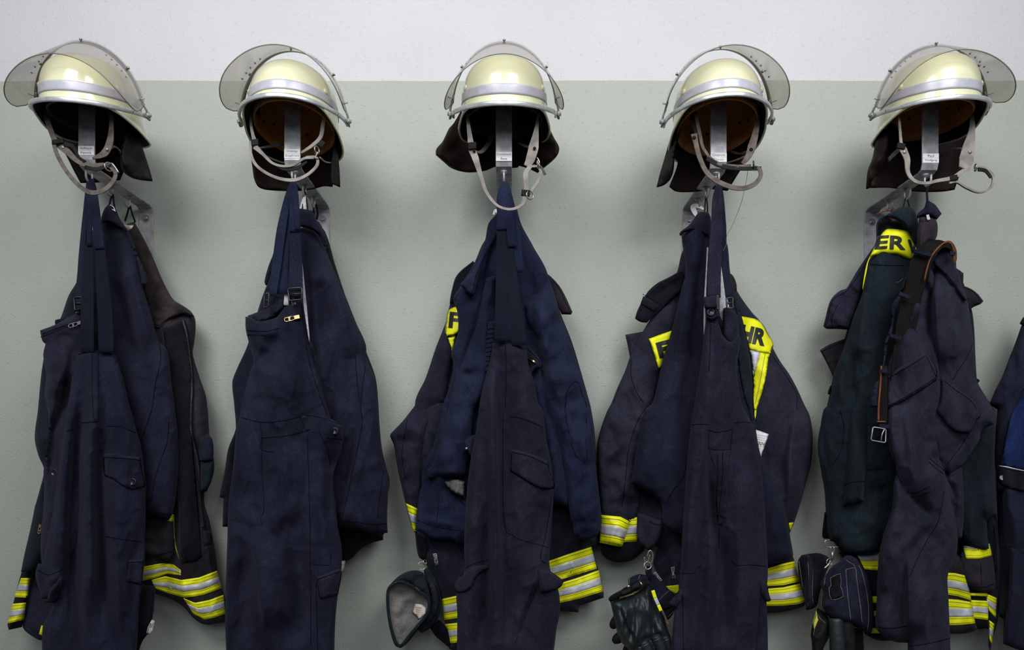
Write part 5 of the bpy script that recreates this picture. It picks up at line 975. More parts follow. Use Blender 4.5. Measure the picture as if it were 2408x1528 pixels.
g = thing('work_jacket', 'long navy work jacket with turned collar and pale zip edge, second bracket from the right', 'jacket', base_pt(1663, 480, HOOK_D[1]), 'plain navy work jackets on the middle hooks')
body = Panel('body', T('D1', [(585, 455), (640, 395), (690, 350), (755, 350), (860, 480), (890, 700), (925, 830), (975, 1020), (1010, 1180), (1030, 1350), (1034, 1500)], 'D2', [(1040, 230), (1075, 380), (1130, 480), (1180, 590), (1215, 700), (1245, 850), (1262, 945), (1225, 985), (1115, 1005), (1000, 1040), (700, 1000), (580, 832), (520, 800), (468, 750), (462, 660), (445, 620), (400, 580), (330, 545), (268, 505), (290, 380), (300, 320), (325, 200), (355, 60)], 'D1', [(400, 1500), (432, 1400), (470, 1230), (515, 1080), (560, 900), (590, 770), (612, 690), (598, 560)]), lerpd((540, .182), (800, .175), (1250, .165)), 'navy', g, T=.044, R=38,
    folds=[('d', (1665, 520), 9, .010), ('s', T('D1', [(680, 480), (620, 700), (590, 900), (560, 1200)]), .008, 40, 12), ('g', T('D1', [(690, 500), (680, 900), (660, 1300)]), -.012, 18), ('g', T('D2', [(280, 510), (400, 560), (480, 640)]), .008, 14), ('g', T('D2', [(400, 430), (440, 520), (480, 560)]), .010, 16), ('g', T('D2', [(480, 620), (500, 760)]), -.008, 14), ('g', T('D2', [(1100, 460), (1170, 700), (1200, 900)]), .006, 30)], noise=(.007, 48, 200),
    seams=[T('D2', [(608, 350), (590, 470), (520, 560), (490, 620)]), T('D1', [(930, 1180), (950, 1300), (1000, 1500)])])
Panel('green_panel', T('D1', [(905, 830), (925, 835), (975, 1020), (1010, 1180), (1030, 1350), (1034, 1500)], 'D2', [(1030, 180), (1010, 150), (990, 60)], 'D1', [(975, 1450), (940, 1250), (935, 1100), (930, 950)]), lambda u, v: body.surf(u, v)+.003, 'ink_green', g, T=.004, R=5, noise=(0, 9, 9))
Panel('collar', T('D1', [(690, 316), (715, 310), (752, 313), (768, 350), (762, 420), (752, 470), (725, 455), (690, 438), (645, 430), (605, 438), (578, 462), (572, 445), (590, 425), (630, 395), (665, 350)]), .215, 'navy_purple', g, T=.018, R=9, step=4, seams=[T('D1', [(585, 435), (650, 415), (710, 430), (750, 458)])], folds=[('g', T('D1', [(700, 345), (760, 360)]), -.004, 8)])
B = Buf(); B.add(*tube([PT(1657, 500, .20), PT(1658, 480, .195), PT(1660, 462, .184), PT(1663, 480, .195), PT(1664, 500, .2)], .002, 6, 6)); B.build('hanging_loop', 'black_cloth', g)
B = Buf(); B.add(*rib_px([(1664, 582, .245), (1661, 640, .250), (1658, 700, .250), (1657, 760, .248), (1657, 800, .24)], [3, 3, 4, 5, 3], .003)); B.build('pale_zip_edge', 'pale_lining', g)
Panel('pale_lining', T('D1', [(832, 630), (845, 680), (862, 760), (872, 850), (880, 920), (840, 985), (820, 940), (812, 850), (820, 740)]), .252, 'pale_lining', g, T=.004, R=5)

g = thing('dungarees', 'navy dungarees with a gaping front bib and buttoned strap tab, second bracket from the right', 'dungarees', base_pt(1690, 430, HOOK_D[0]), 'navy dungarees on the front hooks')
Panel('bib_back', T('D1', [(845, 910), (870, 900), (905, 915), (935, 960), (945, 1100), (880, 1130), (850, 1080), (842, 980)]), .258, 'navy_purple', g, T=.012, R=8)
body = Panel('front_panel', T('D1', [(728, 850), (740, 835), (770, 930), (800, 960), (820, 1010), (840, 1070), (870, 1105), (893, 1113), (915, 1090), (935, 1060), (950, 1090), (945, 1160), (930, 1260), (938, 1380), (960, 1490)], 'D2', [(985, 100), (1020, 165), (1040, 300), (1065, 420), (1080, 580), (1090, 720), (1100, 900), (1106, 1050), (1098, 1200), (1105, 1400), (1107, 1600), (510, 1600), (520, 1450), (540, 1250), (560, 1160), (575, 1000), (580, 880), (590, 700), (603, 500), (615, 350), (635, 160), (655, 40)], 'D1', [(675, 1450), (695, 1330), (712, 1200), (722, 1100), (735, 980)]),
    lerpd((820, .270), (1100, .264), (1528, .256)), 'navy_purple', g, T=.038, R=34,
    folds=[('g', T('D1', [(775, 1050), (765, 1300), (760, 1528)], 'D2', [(730, 300), (740, 600)]), .010, 18), ('s', T('D2', [(745, 200), (745, 500), (790, 800), (800, 1000), (770, 1528)]), -.016, 26, 10), ('g', T('D2', [(840, 800), (850, 1000), (850, 1528)]), -.016, 18), ('g', T('D2', [(720, 500), (700, 1000), (640, 1528)]), -.014, 22), ('g', T('D2', [(640, 200), (630, 700), (620, 1200)]), .010, 26), ('g', T('D2', [(900, 300), (920, 900), (900, 1528)]), .008, 34), ('g', T('D1', [(800, 1020), (860, 1120), (930, 1130)]), .010, 12), ('g', T('D2', [(1060, 1180), (1060, 1528)]), -.010, 14), ('g', T('D2', [(580, 1180), (580, 1528)]), -.008, 12)], noise=(.006, 40, 380), fine=.0025,
    seams=[T('D2', [(640, 153), (690, 148), (740, 150)]), T('D2', [(745, 185), (800, 196), (890, 180)]), T('D2', [(905, 140), (960, 135), (1005, 140)]), T('D2', [(748, 300), (800, 305), (880, 305)]), T('D2', [(880, 980), (905, 1000), (920, 1012), (1000, 1008), (1095, 1016)]), T('D2', [(578, 1058), (650, 1058), (672, 1025), (705, 1010)]), T('D2', [(890, 180), (878, 300)]), T('D1', [(768, 1000), (762, 1200), (755, 1300)]), T('D2', [(748, 190), (745, 300), (785, 420)]), T('D2', [(585, 1190), (590, 1528)]), T('D2', [(1060, 1200), (1035, 1528)]), T('D2', [(810, 770), (808, 900)])])
patch(body, 'zip_fly', T('D2', [(793, 312), (876, 306), (868, 450), (862, 600), (840, 700), (825, 765), (800, 766), (790, 640), (796, 450)]), 'navy_purple', g, T=.003, R=4, seams=[T('D2', [(830, 320), (828, 500), (800, 740)]), T('D2', [(792, 700), (855, 720)])])
patch(body, 'pocket_flap', T('D2', [(1066, 1095), (1085, 1105), (1104, 1135), (1112, 1180), (1127, 1225), (1110, 1232), (1090, 1228), (1068, 1190), (1058, 1130)]), 'navy_purple', g, T=.016, R=8)
patch(body, 'pocket_flap', T('D2', [(577, 1135), (550, 1180), (520, 1215), (497, 1242), (510, 1262), (545, 1272), (570, 1240), (583, 1190)]), 'navy_purple', g, T=.014, R=7)
B = Buf(); B.add(*rib_px([(1679, 700, .312), (1680, 640, .314), (1683, 580, .312), (1686, 520, .306), (1686, 470, .299), (1690, 436, .292)], [31, 31, 31, 28, 22, 14], .003)); B.build('shoulder_strap', 'navy_purple', g)
B = Buf(); B.add(*rib_px([(1714, 700, .302), (1708, 650, .304), (1701, 590, .304), (1697, 530, .302), (1694, 470, .297), (1692, 436, .29)], [16, 18, 20, 24, 20, 12], .0035, (.3, -1, 0))); B.build('shoulder_strap', 'navy', g)
tb = Panel('strap_tab', T('D1', [(718, 842), (745, 832), (808, 826), (815, 860), (812, 905), (760, 912), (728, 906), (722, 870)]), .306, 'navy_purple', g, T=.012, R=6, step=4)
P_ = Panel('bib_tab', T('D1', [(730, 900), (800, 900), (822, 960), (800, 975), (770, 985), (738, 975)]), .290, 'navy', g, T=.014, R=7, step=4)
button(P_, *T1('D1', 767, 932), 9, g)
buckle(T('D1', [(806, 830), (816, 830), (818, 912), (808, 912)]), .323, g, r=.0022, bar=False)
buckle(T('D1', [(864, 846), (904, 840), (905, 908), (868, 908)]), .306, g, r=.0022)
B = Buf(); B.add(*tube([body.pt(*T1('D1', *q), .001) for q in ((772, 1003), (790, 1008), (805, 1015), (814, 1028))], .0005, 5, 4)); B.build('buttonhole_thread', 'brass', g)
B = Buf(); B.add(*tube([PT(1750, 400, .34), PT(1758, 402, .335), PT(1752, 440, .33), PT(1742, 480, .325), PT(1722, 530, .32), PT(1709, 555, .318), PT(1708, 575, .318), PT(1700, 590, .318)], .0006, 5, 8))
th = B.build('thread', 'thread_green', None); th['label'] = 'thin green thread dangling from the looped chin strap of the second helmet from the right'; th['category'] = 'thread'

# ---------------------------------------------------------------- station 5: clothes
g = thing('fire_coat', 'dark fire coat with maroon-tinted cuffs and broad raised collar, rearmost on the rightmost bracket', 'coat', base_pt(2100, 500, HOOK_D[2]), 'fire coats with reflective bands on the rear hooks')
body = Panel('body', T('E1', [(560, 420), (700, 300), (900, 400), (1080, 560), (1140, 680), (1200, 900), (1222, 1290), (1240, 1380), (1340, 1528)], 'E2', [(1240, 100), (1245, 300), (1250, 700), (1270, 850), (1278, 1000), (1275, 1200), (1262, 1330), (1200, 1300), (1180, 1400), (1000, 1400), (600, 1470), (520, 1465), (450, 1430), (400, 1200), (350, 1000), (250, 850), (205, 848), (212, 690), (205, 560), (185, 440), (163, 290), (180, 160)],
    'E1', [(190, 1510), (235, 1300), (290, 1120), (340, 950), (420, 700)]), lerpd((540, .085), (800, .078), (1500, .07)), 'black_cloth', g, T=.042, R=30, folds=[('d', (2100, 500), 8, .006)], noise=(.006, 50, 160))
c1 = Panel('collar', T('E1', [(520, 400), (400, 575), (350, 660), (322, 700), (280, 715), (225, 765), (200, 820), (180, 900), (165, 960), (185, 978), (260, 980), (338, 986), (370, 900), (430, 740), (470, 640), (560, 480)]), .125, 'navy_purple', g, T=.024, R=14, step=4, folds=[('g', T('E1', [(260, 800), (330, 760), (420, 700)]), -.010, 16), ('g', T('E1', [(240, 920), (330, 900)]), .008, 14), ('g', T('E1', [(250, 820), (230, 940)]), .008, 9)], seams=[T('E1', [(500, 450), (420, 590), (330, 712), (230, 785), (185, 955)]), T('E1', [(265, 810), (225, 900), (228, 960)])])
Panel('collar', T('E1', [(1085, 560), (1115, 580), (1134, 595), (1132, 680), (1190, 705), (1235, 740), (1272, 788), (1250, 808), (1200, 830), (1170, 858), (1140, 800), (1090, 700)]), .115, 'maroon_cloth', g, T=.020, R=10, step=4, seams=[T('E1', [(1135, 690), (1200, 722), (1255, 785)])])
Panel('storm_flap', T('E1', [(140, 1126), (200, 1090), (310, 1048), (330, 1150), (260, 1320), (232, 1312), (190, 1220)]), .085, 'maroon_cloth', g, T=.012, R=6, step=4, seams=[T('E1', [(150, 1135), (305, 1065)])])
Panel('hook_tab', T('E1', [(212, 1372), (232, 1368), (222, 1430), (196, 1432), (198, 1410)]), .085, 'black_cloth', g, T=.012, R=5, step=4)
Panel('side_tab', T('E2', [(205, 685), (222, 690), (218, 840), (200, 848), (190, 830)]), .085, 'black_cloth', g, T=.012, R=5, step=4)
Panel('hook_tab', T('E1', [(1210, 1310), (1248, 1335), (1236, 1352), (1212, 1340)]), .12, 'black_cloth', g, T=.010, R=4, step=4)
sl = Panel('sleeve', T('E2', [(1090, 850), (1200, 850), (1212, 880), (1228, 950), (1242, 1010), (1243, 1150), (1230, 1172), (1180, 1178), (1120, 1162), (1070, 1130), (1020, 1040), (1050, 900)]), .130, 'maroon_cloth', g, T=.028, R=20, folds=[('g', T('E2', [(1090, 1100), (1240, 1120)]), .004, 8)], seams=[T('E2', [(1090, 1135), (1170, 1145), (1240, 1125)]), T('E2', [(1160, 990), (1165, 1120)])])
tape(sl, T('E2', [(1050, 890), (1130, 900), (1214, 878)]), T('E2', [(1070, 970), (1150, 970), (1228, 950)]), g, a=.0, b=.15)
s2 = Panel('sleeve', T('E2', [(940, 960), (1010, 940), (1050, 970), (1075, 1060), (1095, 1180), (1110, 1250), (1128, 1350), (1140, 1398), (1100, 1418), (1040, 1428), (975, 1426), (900, 1400), (900, 1100)]), .120, 'maroon_cloth', g, T=.036, R=18, folds=[('s', T('E2', [(960, 1210), (1030, 1218), (1105, 1228)]), -.006, 8, 5)])
tape(s2, T('E2', [(930, 1055), (1000, 1058), (1076, 1075)]), T('E2', [(930, 1185), (1020, 1200), (1102, 1226)]), g)
tape(s2, T('E2', [(930, 1214), (1020, 1220), (1098, 1234)]), T('E2', [(930, 1378), (1040, 1375), (1127, 1364)]), g)
bp = Panel('hem', T('E2', [(1070, 1120), (1200, 1120), (1215, 1200), (1218, 1400), (1150, 1390), (1080, 1380)]), .108, 'black_cloth', g, T=.02, R=12)
tape(bp, T('E2', [(1080, 1180), (1200, 1180)]), T('E2', [(1080, 1195), (1200, 1200)]), g, a=.5, b=.51)
tape(bp, T('E2', [(1085, 1222), (1205, 1228)]), T('E2', [(1085, 1330), (1205, 1345)]), g)
ed = Panel('front_edge', T('E2', [(1190, 740), (1235, 720), (1255, 740), (1275, 900), (1282, 1000), (1275, 1150), (1262, 1240), (1265, 1330), (1250, 1400), (1230, 1460), (1218, 1540), (1206, 1500), (1212, 1400), (1200, 1300), (1190, 1200), (1235, 1100), (1240, 950), (1225, 850), (1200, 800)]), .112, 'navy_purple', g, T=.020, R=9, seams=[T('E2', [(1240, 760), (1258, 950), (1258, 1150)])])
tape(ed, T('E2', [(1193, 1183), (1257, 1210)]), T('E2', [(1200, 1275), (1252, 1332)]), g)
tape(ed, T('E2', [(1203, 1340), (1243, 1368)]), T('E2', [(1215, 1470), (1228, 1495)]), g)
lo = Panel('left_hem', T('E2', [(290, 930), (440, 930), (560, 900), (600, 1200), (600, 1460), (530, 1468), (450, 1430), (430, 1300), (400, 1100)]), .10, 'black_cloth', g, T=.024, R=16)
tape(lo, T('E2', [(400, 940), (480, 935), (570, 930)]), T('E2', [(450, 1034), (500, 1040), (570, 1042)]), g, a=.0, b=.45)
tape(body, T('E2', [(538, 850), (575, 850)]), T('E2', [(542, 905), (570, 905)]), g, a=.5, b=.52)
for y0, y1 in ((1200, 1240), (1288, 1320), (1392, 1425)): tape(lo, T('E2', [(495, y0), (560, y0)]), T('E2', [(490, y1), (560, y1)]), g, a=.5, b=.51)
B = Buf(); B.add(*tube([PT(2100, 520, .11), PT(2098, 500, .105), PT(2086, 495, .10), PT(2062, 503, .098)], .0013, 6, 5)); B.add(*tube([PT(2085, 493, .10), PT(2092, 489, .1), PT(2102, 492, .1), PT(2088, 497, .1)], .001, 6, 5)); B.add(*tube([PT(2101, 520, .11), PT(2097, 495, .103), PT(2098, 482, .09)], .0022, 6, 5)); B.build('hanging_cord', 'red_cord', g)

g = thing('work_jacket', 'dark green-blue jacket with ERW lettering on a bright yellow shoulder band, rightmost bracket', 'jacket', base_pt(2130, 480, HOOK_D[1]))
body = Panel('body', T('E1', [(560, 300), (620, 225), (720, 230), (790, 330), (800, 420), (860, 600), (1000, 700), (1100, 900), (1215, 1290), (1260, 1500)], 'E2', [(1240, 100), (1245, 350), (1252, 560), (1260, 700), (1235, 715), (1196, 740), (1200, 830), (1210, 908), (1180, 916), (1120, 905), (1060, 860), (1000, 700), (640, 800), (555, 870), (535, 930), (480, 948), (400, 945), (330, 932), (300, 900), (282, 868), (240, 862), (222, 780), (218, 600), (190, 440), (164, 290), (180, 165), (200, 60)],
    'E1', [(200, 1500), (225, 1380), (240, 1280), (290, 1150), (330, 1040), (370, 900), (410, 800), (438, 720), (445, 640), (490, 490)]), lerpd((520, .172), (800, .165), (1300, .150)), 'ink_green', g, T=.044, R=34,
    folds=[('s', T('E1', [(480, 560), (440, 900), (400, 1200), (380, 1528)]), .010, 36, 10), ('g', T('E1', [(330, 1100), (280, 1528)]), .008, 20), ('g', T('E1', [(400, 1100), (340, 1500)]), -.010, 18), ('g', T('E1', [(620, 560), (560, 1000), (500, 1400)]), .006, 40), ('g', T('E2', [(360, 700), (450, 750), (530, 780)]), .007, 14), ('g', T('E2', [(470, 440), (550, 430), (620, 425)]), -.006, 8), ('g', T('E2', [(540, 450), (570, 540)]), .007, 10), ('s', T('E2', [(1190, 500), (1200, 740)]), .006, 20, 8), ('g', T('E2', [(470, 550), (600, 550)]), -.010, 12)], noise=(.006, 46, 200),
    seams=[T('E1', [(490, 530), (600, 540), (720, 540)]), T('E2', [(470, 430), (560, 420), (620, 422)]), T('E2', [(300, 60), (325, 180), (300, 320), (250, 400)]), T('E2', [(300, 912), (400, 925), (530, 915)])])
slv = Panel('sleeve', T('E1', [(480, 545), (540, 545), (520, 800), (500, 1100), (490, 1400)], 'E2', [(480, 50), (470, 250), (450, 500), (442, 625), (410, 628), (370, 640), (335, 655), (315, 645), (320, 560), (338, 420), (350, 250), (362, 60)], 'E1', [(372, 1480), (395, 1250), (405, 1100), (430, 850), (450, 680)]), lerpd((640, .185), (900, .200), (1200, .195)), 'ink_green', g, T=.032, R=24, seams=[T('E2', [(325, 520), (380, 500), (450, 498)])],
    folds=[('g', T('E2', [(340, 560), (360, 640)]), .006, 8), ('g', T('E2', [(400, 540), (400, 630)]), -.005, 8)], noise=(.004, 40, 160))
yb = Panel('name_band', T('E1', [(600, 292), (650, 289), (700, 294), (745, 305), (770, 340), (798, 390), (812, 440), (790, 470), (770, 506), (730, 490), (690, 474), (640, 470), (560, 474), (505, 478), (478, 510), (468, 560), (452, 640), (437, 710), (436, 690), (448, 610), (465, 530), (480, 490), (515, 420), (550, 350)]), lerpd((530, .215), (600, .206), (680, .178)), 'yellow_tape', g, T=.018, R=16, step=4, noise=(.001, 30, 30), fine=.0006)
text_on(yb, 'E', T1('E1', 570, 380), 30, 31, -4, yb.obj, off=.002, bold=.03, shear=.25)
text_on(yb, 'R', T1('E1', 681, 383), 38, 32, 3, yb.obj, off=.002, bold=.03)
text_on(yb, 'W', T1('E1', 812, 412), 46, 32, 4, yb.obj, off=.004, bold=.03)
Panel('hood_collar', T('E1', [(720, 134), (745, 132), (775, 143), (800, 172), (815, 215), (822, 260), (818, 340), (806, 400), (790, 385), (765, 335), (735, 280), (700, 245), (650, 220), (600, 212), (565, 225), (545, 250), (540, 320), (532, 370), (530, 290), (535, 245), (560, 215), (620, 180), (680, 145)]), .222, 'ink_green', g, T=.022, R=11, step=4, folds=[('g', T('E1', [(700, 180), (790, 300)]), .005, 14), ('g', T('E1', [(600, 200), (680, 190), (760, 260)]), -.004, 9)], seams=[T('E1', [(560, 222), (640, 200), (710, 235), (770, 320)])])
Panel('hood_inside', T('E1', [(540, 245), (600, 210), (640, 222), (600, 280), (560, 340), (535, 380), (530, 290)]), .195, 'black_cloth', g, T=.008, R=6, step=4)
B = Buf(); B.add(*tube([PT(2124, 486, .205), PT(2127, 475, .20), PT(2129, 467, .186), PT(2132, 466, .182), PT(2136, 476, .195), PT(2138, 486, .205)], .0018, 6, 6)); B.build('hanging_loop', 'black_cloth', g)
B = Buf(); B.add(*tube([body.pt(*T1('E1', *q), .001) for q in ((670, 658), (685, 655), (700, 645), (712, 632))], .0005, 5, 4)); B.build('loose_thread', 'stitch_pale', g)

g = thing('work_overalls', 'faded navy-grey overalls with big pleated thigh pocket flaps, front hook of the rightmost bracket', 'overalls', base_pt(2182, 460, HOOK_D[0]))
right = Panel('front_panel', T('E1', [(930, 400), (1000, 372), (1055, 400), (1080, 480), (1085, 560), (1100, 640), (1135, 700), (1165, 800), (1180, 900), (1195, 1000), (1215, 1150), (1222, 1270), (1232, 1350), (1290, 1450)], 'E2', [(1200, 0), (1232, 50), (1243, 85), (1242, 145), (1170, 188), (1150, 250), (1100, 330), (1050, 400), (960, 465), (945, 440), (1000, 600), (940, 700), (860, 400), (840, 0)], 'E1', [(930, 1400), (920, 1100), (900, 800)]), lerpd((600, .250), (900, .245), (1130, .235)), 'faded_navy', g, T=.042, R=30,
    folds=[('s', T('E1', [(910, 560), (940, 800), (945, 1100), (960, 1300)]), .022, 44, 10), ('g', T('E1', [(1100, 900), (1150, 1200)]), .008, 24), ('g', T('E2', [(1060, 200), (950, 380)]), -.010, 14), ('g', T('E2', [(900, 150), (935, 400)]), .012, 18), ('g', T('E1', [(1100, 1200), (1190, 1100)]), -.004, 10)], noise=(.006, 40, 140),
    seams=[T('E1', [(1195, 1090), (1150, 1190), (1100, 1260), (1060, 1330)]), T('E2', [(1145, 100), (1060, 250), (950, 400)])])
patch(right, 'pocket_flap', T('E1', [(985, 1305), (1030, 1350), (1120, 1410), (1190, 1460), (1240, 1528)], 'E2', [(1158, 100), (1140, 120), (1108, 180), (1088, 206), (1020, 200), (970, 170), (920, 110), (890, 70)], 'E1', [(975, 1450), (975, 1360)]), 'faded_navy', g, T=.010, R=8, off=.002, seams=[T('E1', [(990, 1330), (1080, 1400), (1180, 1470), (1225, 1528)]), T('E2', [(905, 80), (960, 150), (1020, 188), (1085, 192)])])
rl = Panel('trouser_leg', T('E2', [(945, 420), (1045, 400), (1050, 480), (1057, 600), (1055, 740), (1045, 840), (1010, 860), (960, 700), (940, 560)]), .225, 'faded_navy', g, T=.028, R=18, folds=[('g', T('E2', [(980, 480), (1000, 800)]), -.010, 14)])
body = Panel('trouser_leg', T('E1', [(800, 760), (850, 680), (905, 530), (930, 600), (940, 800), (955, 1000), (965, 1250), (985, 1420)], 'E2', [(890, 80), (905, 250), (930, 400), (960, 560), (1000, 700), (1018, 830), (1012, 940), (985, 1010), (958, 1075), (962, 1200), (970, 1400), (978, 1620), (712, 1620), (714, 1484), (640, 1478), (560, 1440), (518, 1385), (522, 1250), (530, 1040), (540, 930), (565, 820), (600, 720), (622, 640), (630, 500), (645, 440), (600, 300), (575, 160), (578, 60)],
    'E1', [(590, 1500), (600, 1310), (620, 1210), (655, 1120), (700, 1030), (745, 900)]), lerpd((640, .285), (900, .280), (1528, .262)), 'faded_navy', g, T=.042, R=34,
    folds=[('g', T('E1', [(900, 600), (860, 850), (700, 1060)]), -.008, 16), ('g', T('E1', [(905, 650), (915, 1100)]), -.012, 14), ('g', T('E1', [(820, 750), (750, 950), (660, 1120)]), .008, 20),
           ('s', T('E2', [(640, 440), (700, 560), (760, 620), (856, 715)]), -.014, 24, 8), ('g', T('E2', [(856, 715), (780, 800), (660, 940), (560, 990)]), .014, 16), ('g', T('E2', [(850, 730), (740, 880), (620, 1000)]), -.016, 22), ('s', T('E2', [(720, 900), (725, 1100), (715, 1480)]), .016, 34, 10), ('g', T('E2', [(840, 330), (900, 400), (930, 440)]), -.010, 14), ('g', T('E2', [(855, 400), (850, 550), (858, 700)]), .012, 18), ('g', T('E2', [(940, 1100), (800, 1300), (730, 1450)]), .010, 30), ('g', T('E2', [(620, 950), (580, 1200)]), .008, 20), ('g', T('E2', [(870, 100), (850, 300)]), -.012, 14), ('g', T('E2', [(560, 890), (580, 980), (640, 980)]), -.006, 10), ('g', T('E2', [(980, 650), (1000, 850)]), .008, 16)], noise=(.008, 42, 110), fine=.003,
    seams=[T('E2', [(582, 190), (630, 350), (640, 420), (690, 540), (712, 575)]), T('E2', [(712, 560), (770, 562), (845, 530)]), T('E2', [(740, 592), (800, 580), (852, 560)]), T('E2', [(935, 560), (900, 740), (830, 860), (760, 1000), (725, 1080)]), T('E2', [(535, 1390), (620, 1395), (712, 1380)]), T('E2', [(720, 1505), (850, 1485), (972, 1455)]), T('E2', [(846, 355), (900, 400), (935, 430)]), T('E2', [(843, 380), (890, 420), (930, 450)])])
patch(body, 'pocket_flap', T('E1', [(606, 1305), (680, 1255), (780, 1195), (865, 1143), (905, 1190), (950, 1268), (948, 1335), (850, 1400), (720, 1480), (620, 1528)], 'E2', [(580, 105), (578, 60), (585, 0)], 'E1', [(595, 1450)]), 'faded_navy', g, T=.010, R=8, off=.002, seams=[T('E1', [(615, 1320), (750, 1240), (870, 1165)]), T('E1', [(615, 1510), (740, 1445), (940, 1318)]), T('E1', [(875, 1160), (925, 1265), (945, 1310)])])
Panel('shoulder_panel', T('E1', [(925, 450), (960, 400), (1010, 382), (1050, 420), (1070, 500), (1085, 560), (1110, 620), (1125, 690), (1145, 740), (1165, 790), (1130, 775), (1060, 690), (980, 590), (920, 520)]), .300, 'faded_navy', g, T=.016, R=9, step=4, seams=[T('E1', [(940, 530), (1050, 640), (1140, 770)])])
Panel('hood_tip', T('E1', [(884, 84), (905, 100), (935, 118), (960, 150), (983, 184), (965, 205), (946, 227), (925, 212), (895, 203), (850, 200), (825, 212), (812, 225), (812, 190), (835, 165), (862, 140), (872, 110)]), .290, 'navy', g, T=.018, R=10, step=4, folds=[('g', T('E1', [(885, 110), (930, 190)]), .005, 10)])
tw = Panel('twisted_neck', T('E1', [(828, 205), (870, 198), (915, 205), (950, 240), (952, 330), (930, 380), (890, 380), (845, 440), (800, 520), (760, 620), (715, 720), (698, 735), (705, 690), (745, 590), (790, 480), (815, 420), (815, 300)]), .288, 'maroon_cloth', g, T=.018, R=12, step=4, folds=[('s', T('E1', [(870, 210), (840, 330), (790, 470), (710, 720)]), .008, 10, 4), ('s', T('E1', [(930, 230), (880, 350), (830, 430)]), .007, 10, 4), ('g', T('E1', [(850, 220), (850, 300)]), -.005, 6)], noise=(.003, 12, 60))
B = Buf(); B.add(*rib_px([(2181, 505, .312), (2184, 517, .313)], [6, 7], .002)); B.build('pale_tag', 'pale_lining', g)
B = Buf(); B.add(*tube([PT(2181, 476, .296), PT(2180, 460, .292), PT(2180, 447, .290), PT(2182, 440, .287)], .0026, 8, 6)); B.build('hanging_loop', 'black_cloth', g)
zipper([PT(u, v, .262) for u, v in T('E1', [(1146, 790), (1152, 820), (1160, 850)])], g, w=.003, teeth='brass')

g = thing('leather_belt', 'wide black leather belt with tan edges and steel buckle, draped over the rightmost overalls', 'belt', base_pt(2150, 800, .33))
def two(pts, w, dd=.0022, nm='belt_band'):
    B = Buf(); B.add(*rib_px(pts, w, .004)); o = B.build(nm, 'belt_leather', g)
    return o
B = Buf(); B.add(*rib_px([(2100, 985, .300), (2104, 930, .303), (2108, 880, .310), (2120, 820, .316), (2132, 760, .318), (2148, 690, .322), (2164, 625, .330), (2182, 590, .338), (2206, 574, .338), (2228, 578, .325), (2238, 592, .312), (2239, 612, .300)],
    [30, 30, 24, 38, 48, 42, 50, 44, 30, 20, 16, 8], .004, [(0, -1, 0), (0, -1, 0), (0, -1, 0), (0, -1, 0), (0, -1, 0), (0, -1, 0), (0, -1, .1), (0, -1, .3), (0, -.8, .6), (.2, -.8, .5), (.6, -.8, .1), (.9, -.5, 0)], 8)); B.build('belt_band', 'belt_leather', g)
B = Buf(); B.add(*rib_px([(2173, 660, .338), (2183, 620, .343), (2196, 594, .3465), (2218, 572, .3455), (2234, 570, .335), (2244, 588, .322), (2245, 610, .312), (2240, 622, .305)], [2.5, 2.5, 2.5, 3, 6, 9, 9, 3], .003, smooth=8)); B.build('tan_edge', 'tan_edge', g)
B = Buf(); B.add(*rib_px([(2072, 860, .315), (2070, 900, .315), (2066, 950, .315), (2065, 990, .316)], [2.5, 3, 3, 3.5], .005)); B.add(*rib_px([(2062, 991, .316), (2082, 991, .316)], 3, .005)); B.build('tan_edge', 'tan_edge', g)
B = Buf(); B.add(*rib_px([(2078, 860, .312), (2078, 930, .313), (2076, 1000, .314)], [16, 18, 20], .004)); B.build('belt_end', 'belt_leather', g)
ft = Panel('fabric_backing', T('E1', [(640, 810), (690, 745), (700, 780), (660, 860), (640, 1000), (610, 1060), (600, 1150), (580, 1250), (560, 1340), (548, 1420), (540, 1520), (490, 1524), (488, 1480), (500, 1440), (520, 1360), (560, 1310), (580, 1200), (590, 1080), (610, 1020), (640, 930)]), .302, 'navy', g, T=.008, R=5, step=4)
for pts in (((2115, 690, .338), (2140, 700, .340)), ((2092, 788, .334), (2118, 796, .334)), ((2150, 590, .346), (2190, 600, .350)), ((2072, 872, .325), (2086, 872, .325)), ((2068, 1001, .324), (2090, 1003, .324)), ((2234, 595, .336), (2246, 597, .336))):
    B = Buf(); B.add(*rib_px([pts[0], pts[1]], 9, .004)); B.build('belt_loop', 'navy', g)
buckle(T('E2', [(502, 165), (580, 178), (578, 262), (488, 246)]), .332, g, mat='steel', r=.0014, bar=False)
B = Buf(); B.add(*tube([PT(2080, 1008, .335), PT(2074, 1022, .336), PT(2072, 1036, .334)], .0016, 6, 5)); B.build('buckle_prong', 'chrome', g)

# ---------------------------------------------------------------- the next place, cut off by the right edge
g = thing('work_jacket', 'bright blue-panelled jacket with white piping, cut off by the right edge of the picture', 'jacket', base_pt(2480, 600, .2))
body = Panel('body', T('E1', [(1640, 700), (1552, 910), (1525, 980), (1490, 1080), (1450, 1180), (1400, 1310), (1350, 1410), (1312, 1500)], 'E2', [(1262, 60), (1250, 200), (1240, 340), (1255, 450), (1262, 560), (1290, 560), (1310, 900), (1350, 1000), (1700, 1050), (1800, 300)]), .135, 'navy', g, T=.045, R=30, folds=[('s', T('E2', [(1400, 0), (1330, 200), (1290, 400)]), .008, 30, 10)], noise=(.007, 40, 160))
bl = patch(body, 'blue_panel', T('E2', [(1390, 0), (1340, 100), (1305, 250), (1285, 350), (1272, 403), (1350, 418), (1424, 432), (1500, 445), (1500, -100), (1430, -80)]), 'bright_blue', g, off=.002, T=.006, R=8)
